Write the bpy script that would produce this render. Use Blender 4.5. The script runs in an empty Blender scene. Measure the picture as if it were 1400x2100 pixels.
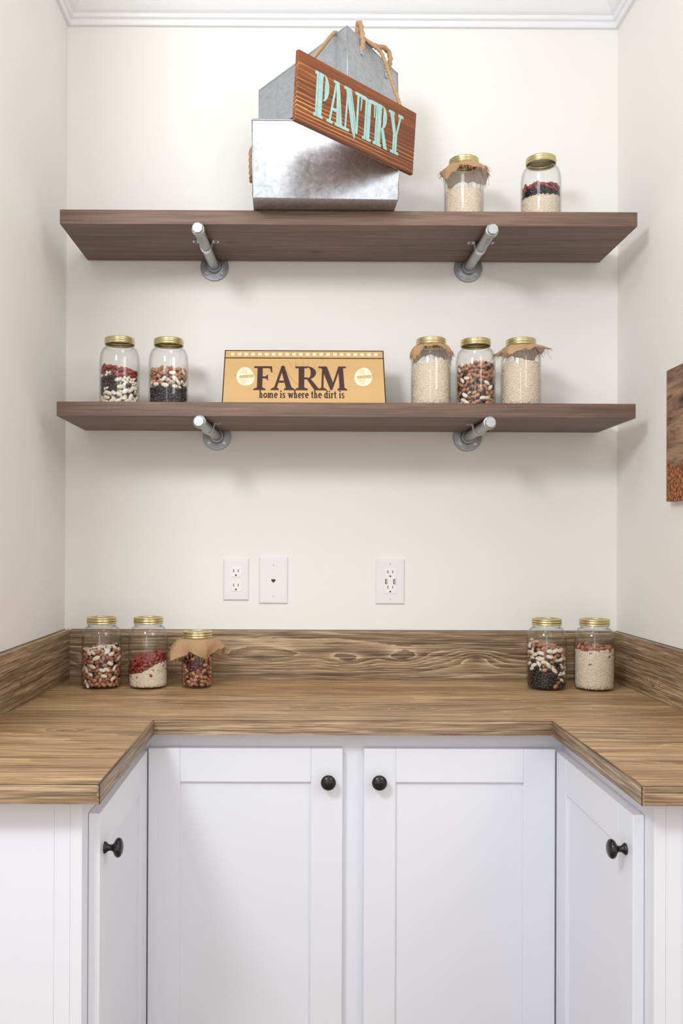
import bpy, bmesh, math, random
from mathutils import Vector, Matrix
PI = math.pi
C = bpy.context.scene.collection
S = bpy.context.scene

# ------------------------------------------------------------------ camera
EYE, DIST = 1.2848, 2.4194
cam_d = bpy.data.cameras.new('camera'); cam = bpy.data.objects.new('camera', cam_d); C.objects.link(cam)
cam_d.sensor_fit = 'VERTICAL'; cam_d.sensor_height = 36.0; cam_d.sensor_width = 24.0
cam_d.lens = 1811.2 * 36.0 / 2100.0
cam_d.shift_x = (700 - 627.5) / 2100.0
cam_d.shift_y = (1105.8 - 1050) / 2100.0
cam_d.clip_start = 0.05
cam.matrix_world = (Matrix.Translation((0, -DIST, EYE)) @ Matrix.Rotation(-0.0030, 4, 'Z')
                    @ Matrix.Rotation(PI / 2 + 0.0041, 4, 'X') @ Matrix.Rotation(0.0037, 4, 'Z'))
S.camera = cam

# ------------------------------------------------------------------ world, lamps, exposure
def lin(c):
    return tuple(((v / 255) / 12.92 if v / 255 <= 0.04045 else ((v / 255 + 0.055) / 1.055) ** 2.4) for v in c) + (1.0,)
w = bpy.data.worlds.new('world'); S.world = w; w.use_nodes = True
bg = w.node_tree.nodes['Background']; bg.inputs[0].default_value = (0.99, 0.98, 0.965, 1); bg.inputs[1].default_value = 0.95
def area(name, loc, target, size, size_y, power, col):
    d = bpy.data.lights.new(name, 'AREA'); d.shape = 'RECTANGLE'; d.size = size; d.size_y = size_y; d.energy = power; d.color = col
    o = bpy.data.objects.new(name, d); C.objects.link(o); o.location = loc
    o.rotation_euler = (Vector(target) - Vector(loc)).to_track_quat('-Z', 'Y').to_euler()
    return o
area('room_lamp', (-0.92, -2.45, 2.52), (0.5, 0, 1.6), 0.42, 0.42, 27, (0.95, 0.98, 1.0))
cl = bpy.data.lights.new('ceiling_lamp', 'POINT'); cl.energy = 5.5; cl.shadow_soft_size = 0.16; cl.color = (0.97, 0.985, 1.0)
clo = bpy.data.objects.new('ceiling_lamp', cl); C.objects.link(clo); clo.location = (0.12, -1.10, 2.60)
area('warm_fill_light', (1.40, -2.35, 2.40), (-0.5, -0.3, 1.5), 0.8, 0.8, 10, (1.0, 0.91, 0.82))  # added warm fill to lift the left wall, not a known lamp
area('window_daylight', (-0.45, -4.1, 1.55), (0.1, 0, 1.5), 0.50, 1.9, 7, (0.98, 0.99, 1.0))
S.view_settings.view_transform = 'Standard'; S.view_settings.look = 'None'
S.view_settings.gamma = 1.0; S.view_settings.use_curve_mapping = False
S.view_settings.exposure = 0.03
try:
    S.cycles.transparent_max_bounces = 32
except Exception:
    pass

# ------------------------------------------------------------------ helpers
def obj(name, bm, mat, parent=None, loc=None, smooth=False):
    me = bpy.data.meshes.new(name)
    bmesh.ops.recalc_face_normals(bm, faces=bm.faces[:])
    bm.to_mesh(me); bm.free()
    if smooth:
        me.polygons.foreach_set('use_smooth', [True] * len(me.polygons))
        if smooth is not True:
            me.set_sharp_from_angle(angle=smooth)
    mats = mat if isinstance(mat, (list, tuple)) else [mat]
    for m in mats: me.materials.append(m)
    o = bpy.data.objects.new(name, me); C.objects.link(o)
    if parent is not None: o.parent = parent
    if loc is not None: o.location = loc
    return o
def tag(o, label=None, cat=None, group=None, kind=None):
    if label: o['label'] = label
    if cat: o['category'] = cat
    if group: o['group'] = group
    if kind: o['kind'] = kind
    return o
def thing(name, label, cat, loc=(0, 0, 0), rotz=0, group=None):
    o = bpy.data.objects.new(name, None); C.objects.link(o); o.empty_display_size = 0.02
    o.location = loc; o.rotation_euler = (0, 0, rotz)
    return tag(o, label, cat, group)
def box(bm, x0, x1, y0, y1, z0, z1, bev=0.0, seg=2):
    t = bmesh.new()
    bmesh.ops.create_cube(t, size=1.0)
    bmesh.ops.scale(t, vec=(x1 - x0, y1 - y0, z1 - z0), verts=t.verts)
    bmesh.ops.translate(t, vec=((x0 + x1) / 2, (y0 + y1) / 2, (z0 + z1) / 2), verts=t.verts)
    if bev > 0:
        bmesh.ops.bevel(t, geom=t.edges[:], offset=bev, segments=seg, profile=0.5, affect='EDGES')
    merge(bm, t)
    return bm
def merge(bm, t, M=None):
    vm = {}
    for v in t.verts:
        vm[v.index if v.index >= 0 else id(v)] = None
    t.verts.ensure_lookup_table()
    vs = [bm.verts.new((M @ v.co) if M is not None else v.co) for v in t.verts]
    t.verts.index_update()
    for f in t.faces:
        try:
            nf = bm.faces.new([vs[v.index] for v in f.verts]); nf.material_index = f.material_index; nf.smooth = f.smooth
        except ValueError:
            pass
    t.free()
def B(*a, **k):
    return box(bmesh.new(), *a, **k)
def lathe(prof, seg=48, bm=None, closed=False, M=None, lobes=None):
    """revolve (r, z) pairs about the z axis"""
    bm = bm or bmesh.new(); rings = []
    for r, z in prof:
        ring = []
        if r < 1e-6:
            v = bm.verts.new(M @ Vector((0, 0, z)) if M is not None else (0, 0, z)); ring = [v] * seg
        else:
            for i in range(seg):
                a = 2 * PI * i / seg; p = Vector((r * math.cos(a), r * math.sin(a), z))
                ring.append(bm.verts.new(M @ p if M is not None else p))
        rings.append(ring)
    n = len(rings)
    for k in range(n if closed else n - 1):
        A, D = rings[k], rings[(k + 1) % n]
        for i in range(seg):
            j = (i + 1) % seg
            q = []
            for v in (A[i], A[j], D[j], D[i]):
                if v not in q: q.append(v)
            if len(q) >= 3:
                try: bm.faces.new(q)
                except ValueError: pass
    return bm
def smooth_path(pts, n=8):
    P = [Vector(p) for p in pts]; out = []
    for i in range(len(P) - 1):
        p0 = P[max(i - 1, 0)]; p1 = P[i]; p2 = P[i + 1]; p3 = P[min(i + 2, len(P) - 1)]
        for k in range(n):
            t = k / n
            out.append(0.5 * ((2 * p1) + (p2 - p0) * t + (2 * p0 - 5 * p1 + 4 * p2 - p3) * t * t + (3 * p1 - p0 - 3 * p2 + p3) * t ** 3))
    out.append(P[-1]); return out
def tube(pts, r, seg=10, bm=None, lobes=0, pitch=0.03, depth=0.2, caps=True):
    """swept tube; lobes > 0 gives a twisted rope section"""
    bm = bm or bmesh.new(); P = [Vector(p) for p in pts]
    t0 = (P[1] - P[0]).normalized(); up = Vector((0, 0, 1)) if abs(t0.z) < 0.9 else Vector((1, 0, 0))
    nrm = (up - t0 * up.dot(t0)).normalized(); s = 0; rings = []
    for i, p in enumerate(P):
        t = (P[min(i + 1, len(P) - 1)] - P[max(i - 1, 0)]).normalized()
        nrm = (nrm - t * nrm.dot(t)).normalized(); bn = t.cross(nrm)
        if i: s += (p - P[i - 1]).length
        rr = r(i / (len(P) - 1)) if callable(r) else r
        ring = []
        for k in range(seg):
            a = 2 * PI * k / seg
            q = rr * (1 + depth * (math.cos(lobes * (a - 2 * PI * s / pitch)) - 0.5)) if lobes else rr
            ring.append(bm.verts.new(p + nrm * (q * math.cos(a)) + bn * (q * math.sin(a))))
        rings.append(ring)
    for A, D in zip(rings, rings[1:]):
        for k in range(seg):
            bm.faces.new((A[k], A[(k + 1) % seg], D[(k + 1) % seg], D[k]))
    if caps:
        bm.faces.new(list(reversed(rings[0]))); bm.faces.new(rings[-1])
    return bm
def resample(pts, step):
    P = [Vector(p) for p in pts]; out = [P[0]]; acc = 0
    for a, b in zip(P, P[1:]):
        L = (b - a).length; d = step - acc
        while d <= L:
            out.append(a.lerp(b, d / L)); d += step
        acc = L - (d - step)
    out.append(P[-1]); return out
def prism(bm, poly, y0, y1):
    """polygon in x-z, from y0 (front) to y1 (back)"""
    a = [bm.verts.new((x, y0, z)) for x, z in poly]; b = [bm.verts.new((x, y1, z)) for x, z in poly]
    n = len(poly)
    bm.faces.new(a); bm.faces.new(list(reversed(b)))
    for i in range(n):
        bm.faces.new((a[i], b[i], b[(i + 1) % n], a[(i + 1) % n]))

# ------------------------------------------------------------------ materials
class N:
    def __init__(s, name):
        s.m = bpy.data.materials.new(name); s.m.use_nodes = True; s.t = s.m.node_tree
        s.bsdf = s.t.nodes['Principled BSDF']; s.out = s.t.nodes['Material Output']
    def node(s, typ, **k):
        n = s.t.nodes.new(typ)
        for a, b in k.items(): setattr(n, a, b)
        return n
    def link(s, a, b): s.t.links.new(a, b)
    def setv(s, inp, v):
        if hasattr(v, 'is_output') or isinstance(v, bpy.types.NodeSocket): s.link(v, inp)
        else: inp.default_value = v
    def math(s, op, a, b=0.0, c=None):
        n = s.node('ShaderNodeMath', operation=op); s.setv(n.inputs[0], a); s.setv(n.inputs[1], b)
        if c is not None: s.setv(n.inputs[2], c)
        return n.outputs[0]
    def coords(s, kind='Object'):
        return s.node('ShaderNodeTexCoord').outputs[kind]
    def mapping(s, vec, scale=(1, 1, 1), loc=(0, 0, 0)):
        n = s.node('ShaderNodeMapping'); s.link(vec, n.inputs[0]); n.inputs['Scale'].default_value = scale; n.inputs['Location'].default_value = loc
        return n.outputs[0]
    def noise(s, vec, scale=1.0, detail=3.0, rough=0.55, dist=0.0):
        n = s.node('ShaderNodeTexNoise'); s.link(vec, n.inputs['Vector'])
        n.inputs['Scale'].default_value = scale; n.inputs['Detail'].default_value = detail
        n.inputs['Roughness'].default_value = rough; n.inputs['Distortion'].default_value = dist
        return n.outputs['Fac']
    def ramp(s, fac, stops):
        n = s.node('ShaderNodeValToRGB'); s.link(fac, n.inputs[0]); e = n.color_ramp.elements
        while len(e) < len(stops): e.new(0.5)
        for el, (p, c) in zip(e, stops): el.position = p; el.color = c
        return n.outputs[0]
    def mix(s, fac, a, b, mode='MIX'):
        n = s.node('ShaderNodeMix', data_type='RGBA', blend_type=mode)
        s.setv(n.inputs[0], fac); s.setv(n.inputs[6], a); s.setv(n.inputs[7], b)
        return n.outputs[2]
    def bump(s, h, strength=0.2, dist=0.001):
        n = s.node('ShaderNodeBump'); s.link(h, n.inputs['Height']); n.inputs['Strength'].default_value = strength; n.inputs['Distance'].default_value = dist
        s.link(n.outputs[0], s.bsdf.inputs['Normal'])
    def base(s, v): s.setv(s.bsdf.inputs['Base Color'], v)
    def p(s, **k):
        for a, b in k.items(): s.setv(s.bsdf.inputs[a.replace('_', ' ')], b)
        return s
def plain(name, rgb, rough=0.5, metal=0.0, spec=0.5, var=0.0, vscale=30, bump=0.0, bscale=200):
    n = N(name); col = lin(rgb); n.p(Roughness=rough, Metallic=metal); n.bsdf.inputs['Specular IOR Level'].default_value = spec
    if var > 0:
        f = n.noise(n.coords(), vscale, 3)
        d = tuple(max(0, v * (1 - var)) for v in col[:3]) + (1,); u = tuple(min(1, v * (1 + var)) for v in col[:3]) + (1,)
        n.base(n.ramp(f, [(0.3, d), (0.7, u)]))
    else: n.base(col)
    if bump > 0: n.bump(n.noise(n.coords(), bscale, 2), bump, 0.0006)
    return n.m
def wood(name, cols, along='x', face='y', ring=60.0, warp=1.2, ring_amt=0.4, fib=0.35, broad=0.35, knots=(), rough=0.5, bumpv=0.15, seed=0.0, lowk=1.0, pore=0.5, line=0.0):
    """long-grained wood: growth-ring lines bent by noise and knots, fibres, pores.
    along = grain axis, face = second axis used for the ring direction together with the third"""
    n = N(name); oc = n.coords(); sp = n.node('ShaderNodeSeparateXYZ'); n.link(oc, sp.inputs[0])
    ix = {'x': 0, 'y': 1, 'z': 2}; ia = ix[along]; ib = ix[face]; ic = 3 - ia - ib
    a, b, c = sp.outputs[ia], sp.outputs[ib], sp.outputs[ic]
    def sc(al, ac):
        v = [ac, ac, ac]; v[ia] = al; return tuple(v)
    off = (seed * 3.7, seed * 1.9, seed * 2.3)
    low = n.noise(n.mapping(oc, sc(1.6 * lowk, 9 * lowk), off), 1.0, 2.0, 0.5)
    mid = n.noise(n.mapping(oc, sc(7, 60), off), 1.0, 3.0, 0.6)
    t = n.math('ADD', n.math('MULTIPLY', b, ring), n.math('MULTIPLY', c, ring * 0.83))
    t = n.math('ADD', t, n.math('MULTIPLY', low, warp * 6))
    t = n.math('ADD', t, n.math('MULTIPLY', mid, 0.9))
    kdark = None
    for (ka, kb, ra, rb, st) in knots:
        da = n.math('DIVIDE', n.math('SUBTRACT', a, ka), ra); db = n.math('DIVIDE', n.math('SUBTRACT', b, kb), rb)
        g = n.math('EXPONENT', n.math('MULTIPLY', n.math('ADD', n.math('MULTIPLY', da, da), n.math('MULTIPLY', db, db)), -1.0))
        t = n.math('ADD', t, n.math('MULTIPLY', g, st))
        k8 = n.math('POWER', g, 14.0)
        kdark = k8 if kdark is None else n.math('ADD', kdark, k8)
    rg = n.math('POWER', n.math('FRACT', t), 2.4)
    mk = n.noise(n.mapping(oc, sc(1.3, 7 * lowk), (off[2], off[0], off[1])), 1.0, 2.0, 0.5)
    mk = n.ramp(mk, [(0.36, (0.12, 0.12, 0.12, 1)), (0.62, (1, 1, 1, 1))])
    fb = n.noise(n.mapping(oc, sc(7, 420), off), 1.0, 4.0, 0.7)
    f2 = n.noise(n.mapping(oc, sc(3, 130), (off[1], off[0], off[2])), 1.0, 4.0, 0.65)
    br = n.noise(n.mapping(oc, sc(1.1, 13), (off[1], off[2], off[0])), 1.0, 4.0, 0.6)
    def cen(v, k): return n.math('MULTIPLY', n.math('SUBTRACT', v, 0.5), k)
    f = n.math('ADD', n.math('MULTIPLY', n.math('MULTIPLY', n.math('SUBTRACT', rg, 0.30), ring_amt), mk), 0.5)
    f = n.math('ADD', f, n.math('ADD', cen(fb, fib * 1.5), n.math('ADD', cen(f2, fib * 2.2), cen(br, broad * 2.2))))
    col = n.ramp(f, [(p_, lin(c_)) for p_, c_ in cols])
    # thin pale and dark grain lines
    for q, (l0, l1, c_, am) in enumerate(((2.2, 105, cols[-1][1], line), (2.8, 150, cols[0][1], line))):
        ln = n.noise(n.mapping(oc, sc(l0, l1), (off[q], off[2 - q] + 5.1, off[1] + q)), 1.0, 2.0, 0.6)
        rd = n.math('SUBTRACT', 1.0, n.math('ABSOLUTE', n.math('MULTIPLY_ADD', ln, 2.0, -1.0)))
        lm = n.ramp(rd, [(0.90, (0, 0, 0, 1)), (0.99, (1, 1, 1, 1))])
        col = n.mix(n.math('MULTIPLY', n.math('MULTIPLY', lm, am), n.math('MULTIPLY_ADD', fb, 1.2, 0.1)), col, lin(c_))
    if pore > 0:
        po = n.noise(n.mapping(oc, sc(11, 380), off), 1.0, 2.0, 0.5)
        pm = n.math('MULTIPLY', n.ramp(po, [(0.58, (0, 0, 0, 1)), (0.70, (1, 1, 1, 1))]), pore)
        col = n.mix(pm, col, lin(cols[0][1]))
    if kdark is not None:
        col = n.mix(n.math('MINIMUM', n.math('MULTIPLY', kdark, 0.75), 0.8), col, lin(cols[0][1]))
    n.base(col); n.p(Roughness=rough)
    n.bump(n.math('ADD', n.math('MULTIPLY', rg, 0.4), fb), bumpv, 0.0008)
    return n.m

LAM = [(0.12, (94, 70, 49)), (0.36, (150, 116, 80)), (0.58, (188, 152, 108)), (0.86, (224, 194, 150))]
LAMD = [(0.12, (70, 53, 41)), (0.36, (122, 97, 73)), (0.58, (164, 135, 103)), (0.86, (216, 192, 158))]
SHELF = [(0.12, (70, 50, 42)), (0.38, (104, 80, 68)), (0.60, (126, 99, 85)), (0.88, (158, 128, 110))]
M = {}
M['wall'] = plain('wall_paint', (241, 240, 236), 0.6, spec=0.2, bump=0.12, bscale=350)
M['ceiling'] = plain('ceiling_paint', (240, 240, 240), 0.7, spec=0.2)
M['trim'] = plain('trim_paint', (240, 241, 244), 0.35, spec=0.4)
M['floor'] = wood('floor_wood', [(0.2, (110, 84, 60)), (0.5, (150, 118, 86)), (0.8, (180, 148, 112))], along='y', face='x', ring=20)
M['lam_main'] = wood('laminate_main', LAM, ring=22, warp=1.1, ring_amt=0.32, fib=0.44, broad=0.58, seed=1.0, line=0.75, rough=0.42, bumpv=0.06,
                     knots=((0.245, -0.44, 0.045, 0.018, 2.2), (0.585, -0.42, 0.05, 0.016, -2.0), (-0.32, -0.36, 0.07, 0.02, 1.5), (0.02, -0.44, 0.05, 0.012, 1.6), (0.36, -0.24, 0.05, 0.016, 1.8)))
M['lam_wing_l'] = wood('laminate_wing_a', LAM, ring=30, warp=0.9, ring_amt=0.42, fib=0.44, broad=0.44, seed=2.0, line=0.75, rough=0.42, bumpv=0.06,
                       knots=((-0.47, -0.68, 0.03, 0.016, 2.2), (-0.36, -0.83, 0.10, 0.02, 1.6)))
M['lam_wing_r'] = wood('laminate_wing_b', LAM, ring=30, warp=0.9, ring_amt=0.42, fib=0.44, broad=0.44, seed=3.3, line=0.75, rough=0.42, bumpv=0.06,
                       knots=((0.66, -0.93, 0.10, 0.03, 2.0), (0.72, -0.66, 0.05, 0.015, 1.2)))
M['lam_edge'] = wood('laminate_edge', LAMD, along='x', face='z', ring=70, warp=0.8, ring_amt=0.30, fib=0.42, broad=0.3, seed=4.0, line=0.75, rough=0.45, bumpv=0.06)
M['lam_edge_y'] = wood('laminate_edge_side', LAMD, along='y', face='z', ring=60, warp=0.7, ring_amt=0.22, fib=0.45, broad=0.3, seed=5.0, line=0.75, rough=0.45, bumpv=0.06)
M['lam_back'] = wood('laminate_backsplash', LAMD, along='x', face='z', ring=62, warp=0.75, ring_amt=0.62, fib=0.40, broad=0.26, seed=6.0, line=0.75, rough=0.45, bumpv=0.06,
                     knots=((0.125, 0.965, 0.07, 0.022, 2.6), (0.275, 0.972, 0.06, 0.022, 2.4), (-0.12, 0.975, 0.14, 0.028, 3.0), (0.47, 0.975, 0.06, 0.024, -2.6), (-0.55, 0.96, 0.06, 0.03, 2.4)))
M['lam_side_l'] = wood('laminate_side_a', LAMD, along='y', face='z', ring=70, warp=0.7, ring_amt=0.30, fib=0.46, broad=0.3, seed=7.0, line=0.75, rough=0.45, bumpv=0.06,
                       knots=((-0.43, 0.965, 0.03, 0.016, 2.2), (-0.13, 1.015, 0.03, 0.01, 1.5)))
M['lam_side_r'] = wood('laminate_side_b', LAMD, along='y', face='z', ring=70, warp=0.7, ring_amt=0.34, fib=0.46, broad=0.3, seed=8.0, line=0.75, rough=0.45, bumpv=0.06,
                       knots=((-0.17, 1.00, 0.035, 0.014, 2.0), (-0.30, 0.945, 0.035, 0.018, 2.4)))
M['seam'] = plain('laminate_seam', (48, 34, 26), 0.6)
M['shelf_a'] = wood('shelf_wood_a', SHELF, ring=22, warp=1.2, ring_amt=0.14, fib=0.32, broad=0.42, seed=9.0, line=0.3, rough=0.55, bumpv=0.12,
                    knots=((-0.19, -0.16, 0.06, 0.03, 1.6), (0.03, -0.09, 0.08, 0.035, 2.0), (0.26, -0.14, 0.05, 0.02, 1.6), (0.55, -0.15, 0.02, 0.01, 1.6)), pore=0.35)
M['shelf_b'] = wood('shelf_wood_b', SHELF, ring=22, warp=1.0, ring_amt=0.12, fib=0.34, broad=0.36, seed=11.0, line=0.3, rough=0.55, bumpv=0.12, pore=0.35)
def cab(name, along):
    n = N(name); n.base(lin((233, 236, 244))); n.p(Roughness=0.38)
    s = [160, 160, 160]; s['xyz'.index(along)] = 5
    n.bump(n.noise(n.mapping(n.coords(), tuple(s)), 1.0, 4.0, 0.6), 0.28, 0.0006); return n.m
M['cab_v'] = cab('cabinet_white_upright', 'z'); M['cab_h'] = cab('cabinet_white_rail', 'x'); M['cab_d'] = cab('cabinet_white_side_rail', 'y')
M['gap'] = plain('dark_gap', (90, 72, 60), 0.8)
M['bronze'] = plain('dark_bronze', (22, 14, 14), 0.22, spec=0.6)
M['plate'] = plain('white_plastic', (236, 236, 240), 0.3)
M['plate2'] = plain('white_plastic_insert', (240, 240, 242), 0.25)
M['slot'] = plain('dark_slot', (38, 28, 24), 0.6)
M['slotm'] = plain('usb_metal', (120, 96, 84), 0.4, 0.5)
def galv(name, rgb, rough, metal=0.95, sc=26):
    n = N(name); oc = n.coords()
    v = n.node('ShaderNodeTexVoronoi'); n.link(oc, v.inputs['Vector']); v.inputs['Scale'].default_value = sc * 2.2
    sepc = n.node('ShaderNodeSeparateColor'); n.link(v.outputs['Color'], sepc.inputs[0])
    f = n.math('ADD', n.math('MULTIPLY', sepc.outputs[0], 0.22), n.math('MULTIPLY', n.noise(oc, 60, 5, 0.7), 0.78))
    c = lin(rgb); n.base(n.ramp(f, [(0.25, tuple(x * 0.82 for x in c[:3]) + (1,)), (0.5, c), (0.75, tuple(min(1, x * 1.14) for x in c[:3]) + (1,))]))
    n.p(Metallic=metal); n.setv(n.bsdf.inputs['Roughness'], n.math('MULTIPLY_ADD', f, 0.12, rough - 0.06)); return n.m
M['galv'] = galv('galvanised_sheet', (206, 210, 216), 0.26, 0.92, 60)
M['galv_dull'] = galv('galvanised_sheet_dull', (190, 196, 202), 0.48, 0.75, 60)
M['pipe'] = galv('galvanised_pipe', (180, 184, 186), 0.50, 0.8, 120)
M['flange'] = galv('cast_flange', (160, 163, 170), 0.42, 0.8, 200)
M['zinc'] = plain('zinc_strap', (214, 220, 222), 0.3, 0.8)
M['gold'] = plain('gold_lid', (212, 198, 148), 0.30, 0.9)
M['gold_disc'] = plain('gold_lid_disc', (200, 188, 146), 0.36, 0.9)
def rope_mat():
    n = N('jute_rope'); oc = n.coords()
    n.base(n.ramp(n.noise(oc, 700, 3, 0.7), [(0.3, lin((140, 106, 72))), (0.55, lin((186, 152, 114))), (0.8, lin((216, 188, 152)))])); n.p(Roughness=0.9)
    n.bump(n.noise(oc, 1200, 2), 0.5, 0.0008); return n.m
M['rope'] = rope_mat()
def burlap():
    n = N('burlap_weave'); uv = n.node('ShaderNodeUVMap').outputs[0]; sp = n.node('ShaderNodeSeparateXYZ'); n.link(uv, sp.inputs[0])
    wob = n.math('MULTIPLY', n.noise(n.mapping(uv, (60, 60, 60)), 1.0, 2), 1.6)
    fr = 2 * PI / 0.0026
    a = n.math('SINE', n.math('ADD', n.math('MULTIPLY', sp.outputs[0], fr), wob)); b = n.math('SINE', n.math('ADD', n.math('MULTIPLY', sp.outputs[1], fr), wob))
    wa = n.math('MULTIPLY_ADD', a, 0.5, 0.5); wb = n.math('MULTIPLY_ADD', b, 0.5, 0.5)
    h = n.math('MAXIMUM', wa, wb)
    col = n.ramp(n.math('ADD', n.math('MULTIPLY', h, 0.7), n.math('MULTIPLY', n.noise(n.mapping(uv, (500, 500, 500)), 1.0, 3), 0.3)),
                 [(0.25, lin((120, 86, 58))), (0.55, lin((184, 142, 102))), (0.85, lin((214, 178, 138)))])
    n.base(col); n.p(Roughness=0.9); n.bump(h, 0.6, 0.0008)
    al = n.ramp(h, [(0.26, (0, 0, 0, 1)), (0.40, (1, 1, 1, 1))]); n.setv(n.bsdf.inputs['Alpha'], al); return n.m
M['burlap'] = burlap()
M['thread'] = plain('burlap_thread', (188, 146, 106), 0.9)
def glass():
    n = N('jar_glass'); t = n.t
    lw = n.node('ShaderNodeLayerWeight'); lw.inputs[0].default_value = 0.5
    fac = n.math('MULTIPLY_ADD', n.math('POWER', lw.outputs['Facing'], 4.0), 0.55, 0.035)
    tr = n.node('ShaderNodeBsdfTransparent')
    n.link(n.ramp(n.math('POWER', lw.outputs['Facing'], 3.5), [(0.0, (0.995, 0.997, 0.996, 1)), (1.0, (0.66, 0.69, 0.68, 1))]), tr.inputs[0])
    gl = n.node('ShaderNodeBsdfGlossy'); gl.inputs['Roughness'].default_value = 0.03
    mx = n.node('ShaderNodeMixShader'); n.link(fac, mx.inputs[0]); n.link(tr.outputs[0], mx.inputs[1]); n.link(gl.outputs[0], mx.inputs[2])
    n.link(mx.outputs[0], n.out.inputs['Surface']); t.nodes.remove(n.bsdf); return n.m
M['glass'] = glass()
def bean_mat(name, c0, c1, rough=0.35):
    n = N(name); r = n.node('ShaderNodeObjectInfo').outputs['Random']
    f = n.math('ADD', n.math('MULTIPLY', r, 0.5), n.math('MULTIPLY', n.noise(n.coords(), 90, 2), 0.5))
    n.base(n.ramp(f, [(0.2, lin(c0)), (0.8, lin(c1))])); n.p(Roughness=rough); return n.m
M['pinto'] = bean_mat('pinto_bean', (150, 92, 64), (204, 148, 112))
M['lima'] = bean_mat('lima_bean', (226, 212, 190), (246, 238, 224))
M['kidney'] = bean_mat('kidney_bean', (120, 32, 30), (168, 62, 54), 0.25)
M['darkred'] = bean_mat('dark_red_bean', (64, 18, 24), (104, 36, 36), 0.25)
M['black'] = bean_mat('black_bean', (18, 15, 20), (40, 34, 40), 0.22)
M['rice'] = plain('rice_grain', (240, 226, 206), 0.6, var=0.10, vscale=300)
M['rice_core'] = plain('rice_mass', (222, 204, 180), 0.8, var=0.15, vscale=500)
M['bean_core'] = plain('bean_mass', (84, 54, 40), 0.8, var=0.2, vscale=120)
M['tan'] = wood('farm_board', [(0.1, (200, 160, 106)), (0.5, (212, 174, 120)), (0.9, (222, 188, 138))], face='z', ring=12, ring_amt=0.1, fib=0.12, broad=0.2, pore=0.1, rough=0.5, bumpv=0.03)
M['ink'] = plain('farm_dark_print', (70, 46, 44), 0.5)
M['ink2'] = plain('farm_russet_print', (140, 90, 66), 0.5)
M['ink_line'] = plain('farm_line_print', (44, 30, 28), 0.5)
M['ochre'] = plain('farm_ochre_print', (196, 146, 72), 0.5)
M['cream'] = plain('farm_cream_print', (250, 236, 206), 0.5)
PW = [(0.12, (66, 34, 16)), (0.44, (110, 58, 28)), (0.66, (142, 78, 36)), (0.98, (226, 164, 88))]
M['pantry_wood'] = wood('pantry_board', PW, face='z', ring=110, warp=0.28, ring_amt=0.62, fib=0.28, broad=0.42, seed=13.6, lowk=2.0, rough=0.45, bumpv=0.2,
                        knots=((0.20, -0.12, 0.10, 0.02, 2.2),))
M['teal'] = plain('teal_paint', (160, 202, 196), 0.55, var=0.10, vscale=45)

# ------------------------------------------------------------------ setting
XL, XR = -0.652, 0.859
ZC = 0.914            # worktop height
CEIL = 2.795
YE = -1.075            # where the side walls end and the wider room begins
def struct(name, bm, m, **k):
    return tag(obj(name, bm, m, **k), kind='structure')
struct('wall_back', B(XL - 0.12, XR + 0.12, 0.0, 0.12, 0, CEIL + 0.1), M['wall'])
struct('wall_left', B(XL - 0.12, XL, YE, 0.0, 0, CEIL + 0.1), M['wall'])
struct('wall_right', B(XR, XR + 0.12, YE, 0.0, 0, CEIL + 0.1), M['wall'])
struct('floor', B(-2.6, 2.8, -4.2, 0.12, -0.05, 0.0), M['floor'])
struct('ceiling', B(-2.6, 2.8, -1.45, 0.12, CEIL, CEIL + 0.05), M['ceiling'])
# crown moulding: (distance from the wall, height)
CR = [(0.0, 2.698), (0.010, 2.698), (0.0115, 2.700), (0.0125, 2.7125), (0.0185, 2.7150), (0.0195, 2.7165), (0.0205, 2.7255), (0.0265, 2.7280),
      (0.0300, 2.7310), (0.0370, 2.7390), (0.0450, 2.7500), (0.0540, 2.7620), (0.0640, 2.7730), (0.0740, 2.7810), (0.0780, 2.7830), (0.0780, 2.7880), (0.0860, 2.7885), (0.0860, CEIL), (0.0, CEIL)]
def crown(name, path):
    bm = bmesh.new(); rings = []
    for d, z in CR: rings.append([bm.verts.new((x + sx * d, y + sy * d, z)) for (x, y, sx, sy) in path])
    for A, D in zip(rings, rings[1:]):
        for i in range(len(path) - 1): bm.faces.new((A[i], A[i + 1], D[i + 1], D[i]))
    for i in (0, len(path) - 1):
        bm.faces.new([r[i] for r in rings])
    return struct(name, bm, M['trim'], smooth=math.radians(35))
crown('trim_1', [(XL, 0, 1, -1), (XR, 0, -1, -1)])
crown('trim_2', [(XL, 0, 1, -1), (XL, YE, 1, 0)])
crown('trim_3', [(XR, 0, -1, -1), (XR, YE, -1, 0)])

# ------------------------------------------------------------------ worktop and backsplash
WL, WR, YC, YW, TC = -0.310, 0.5195, -0.576, -1.067, 0.030
wt = thing('worktop', 'brown woodgrain laminate worktop running around three sides of the pantry', 'worktop', (0, 0, 0))
zb = ZC - TC
obj('counter_slab', B(XL, XR, YC + 0.004, 0.0, zb, ZC), M['lam_main'], wt)
obj('wing_slab', B(XL, WL - 0.004, YW + 0.004, YC + 0.0035, zb, ZC), M['lam_wing_l'], wt)
obj('wing_slab', B(WR + 0.004, XR, YW + 0.004, YC + 0.0035, zb, ZC), M['lam_wing_r'], wt)
tz = ZC - 0.0006
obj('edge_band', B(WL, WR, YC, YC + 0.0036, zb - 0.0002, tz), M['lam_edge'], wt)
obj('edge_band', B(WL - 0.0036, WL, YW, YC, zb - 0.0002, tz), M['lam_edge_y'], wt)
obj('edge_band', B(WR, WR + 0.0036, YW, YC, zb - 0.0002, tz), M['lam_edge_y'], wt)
obj('edge_band', B(XL, WL - 0.0036, YW, YW + 0.0036, zb - 0.0002, tz), M['lam_edge'], wt)
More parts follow.
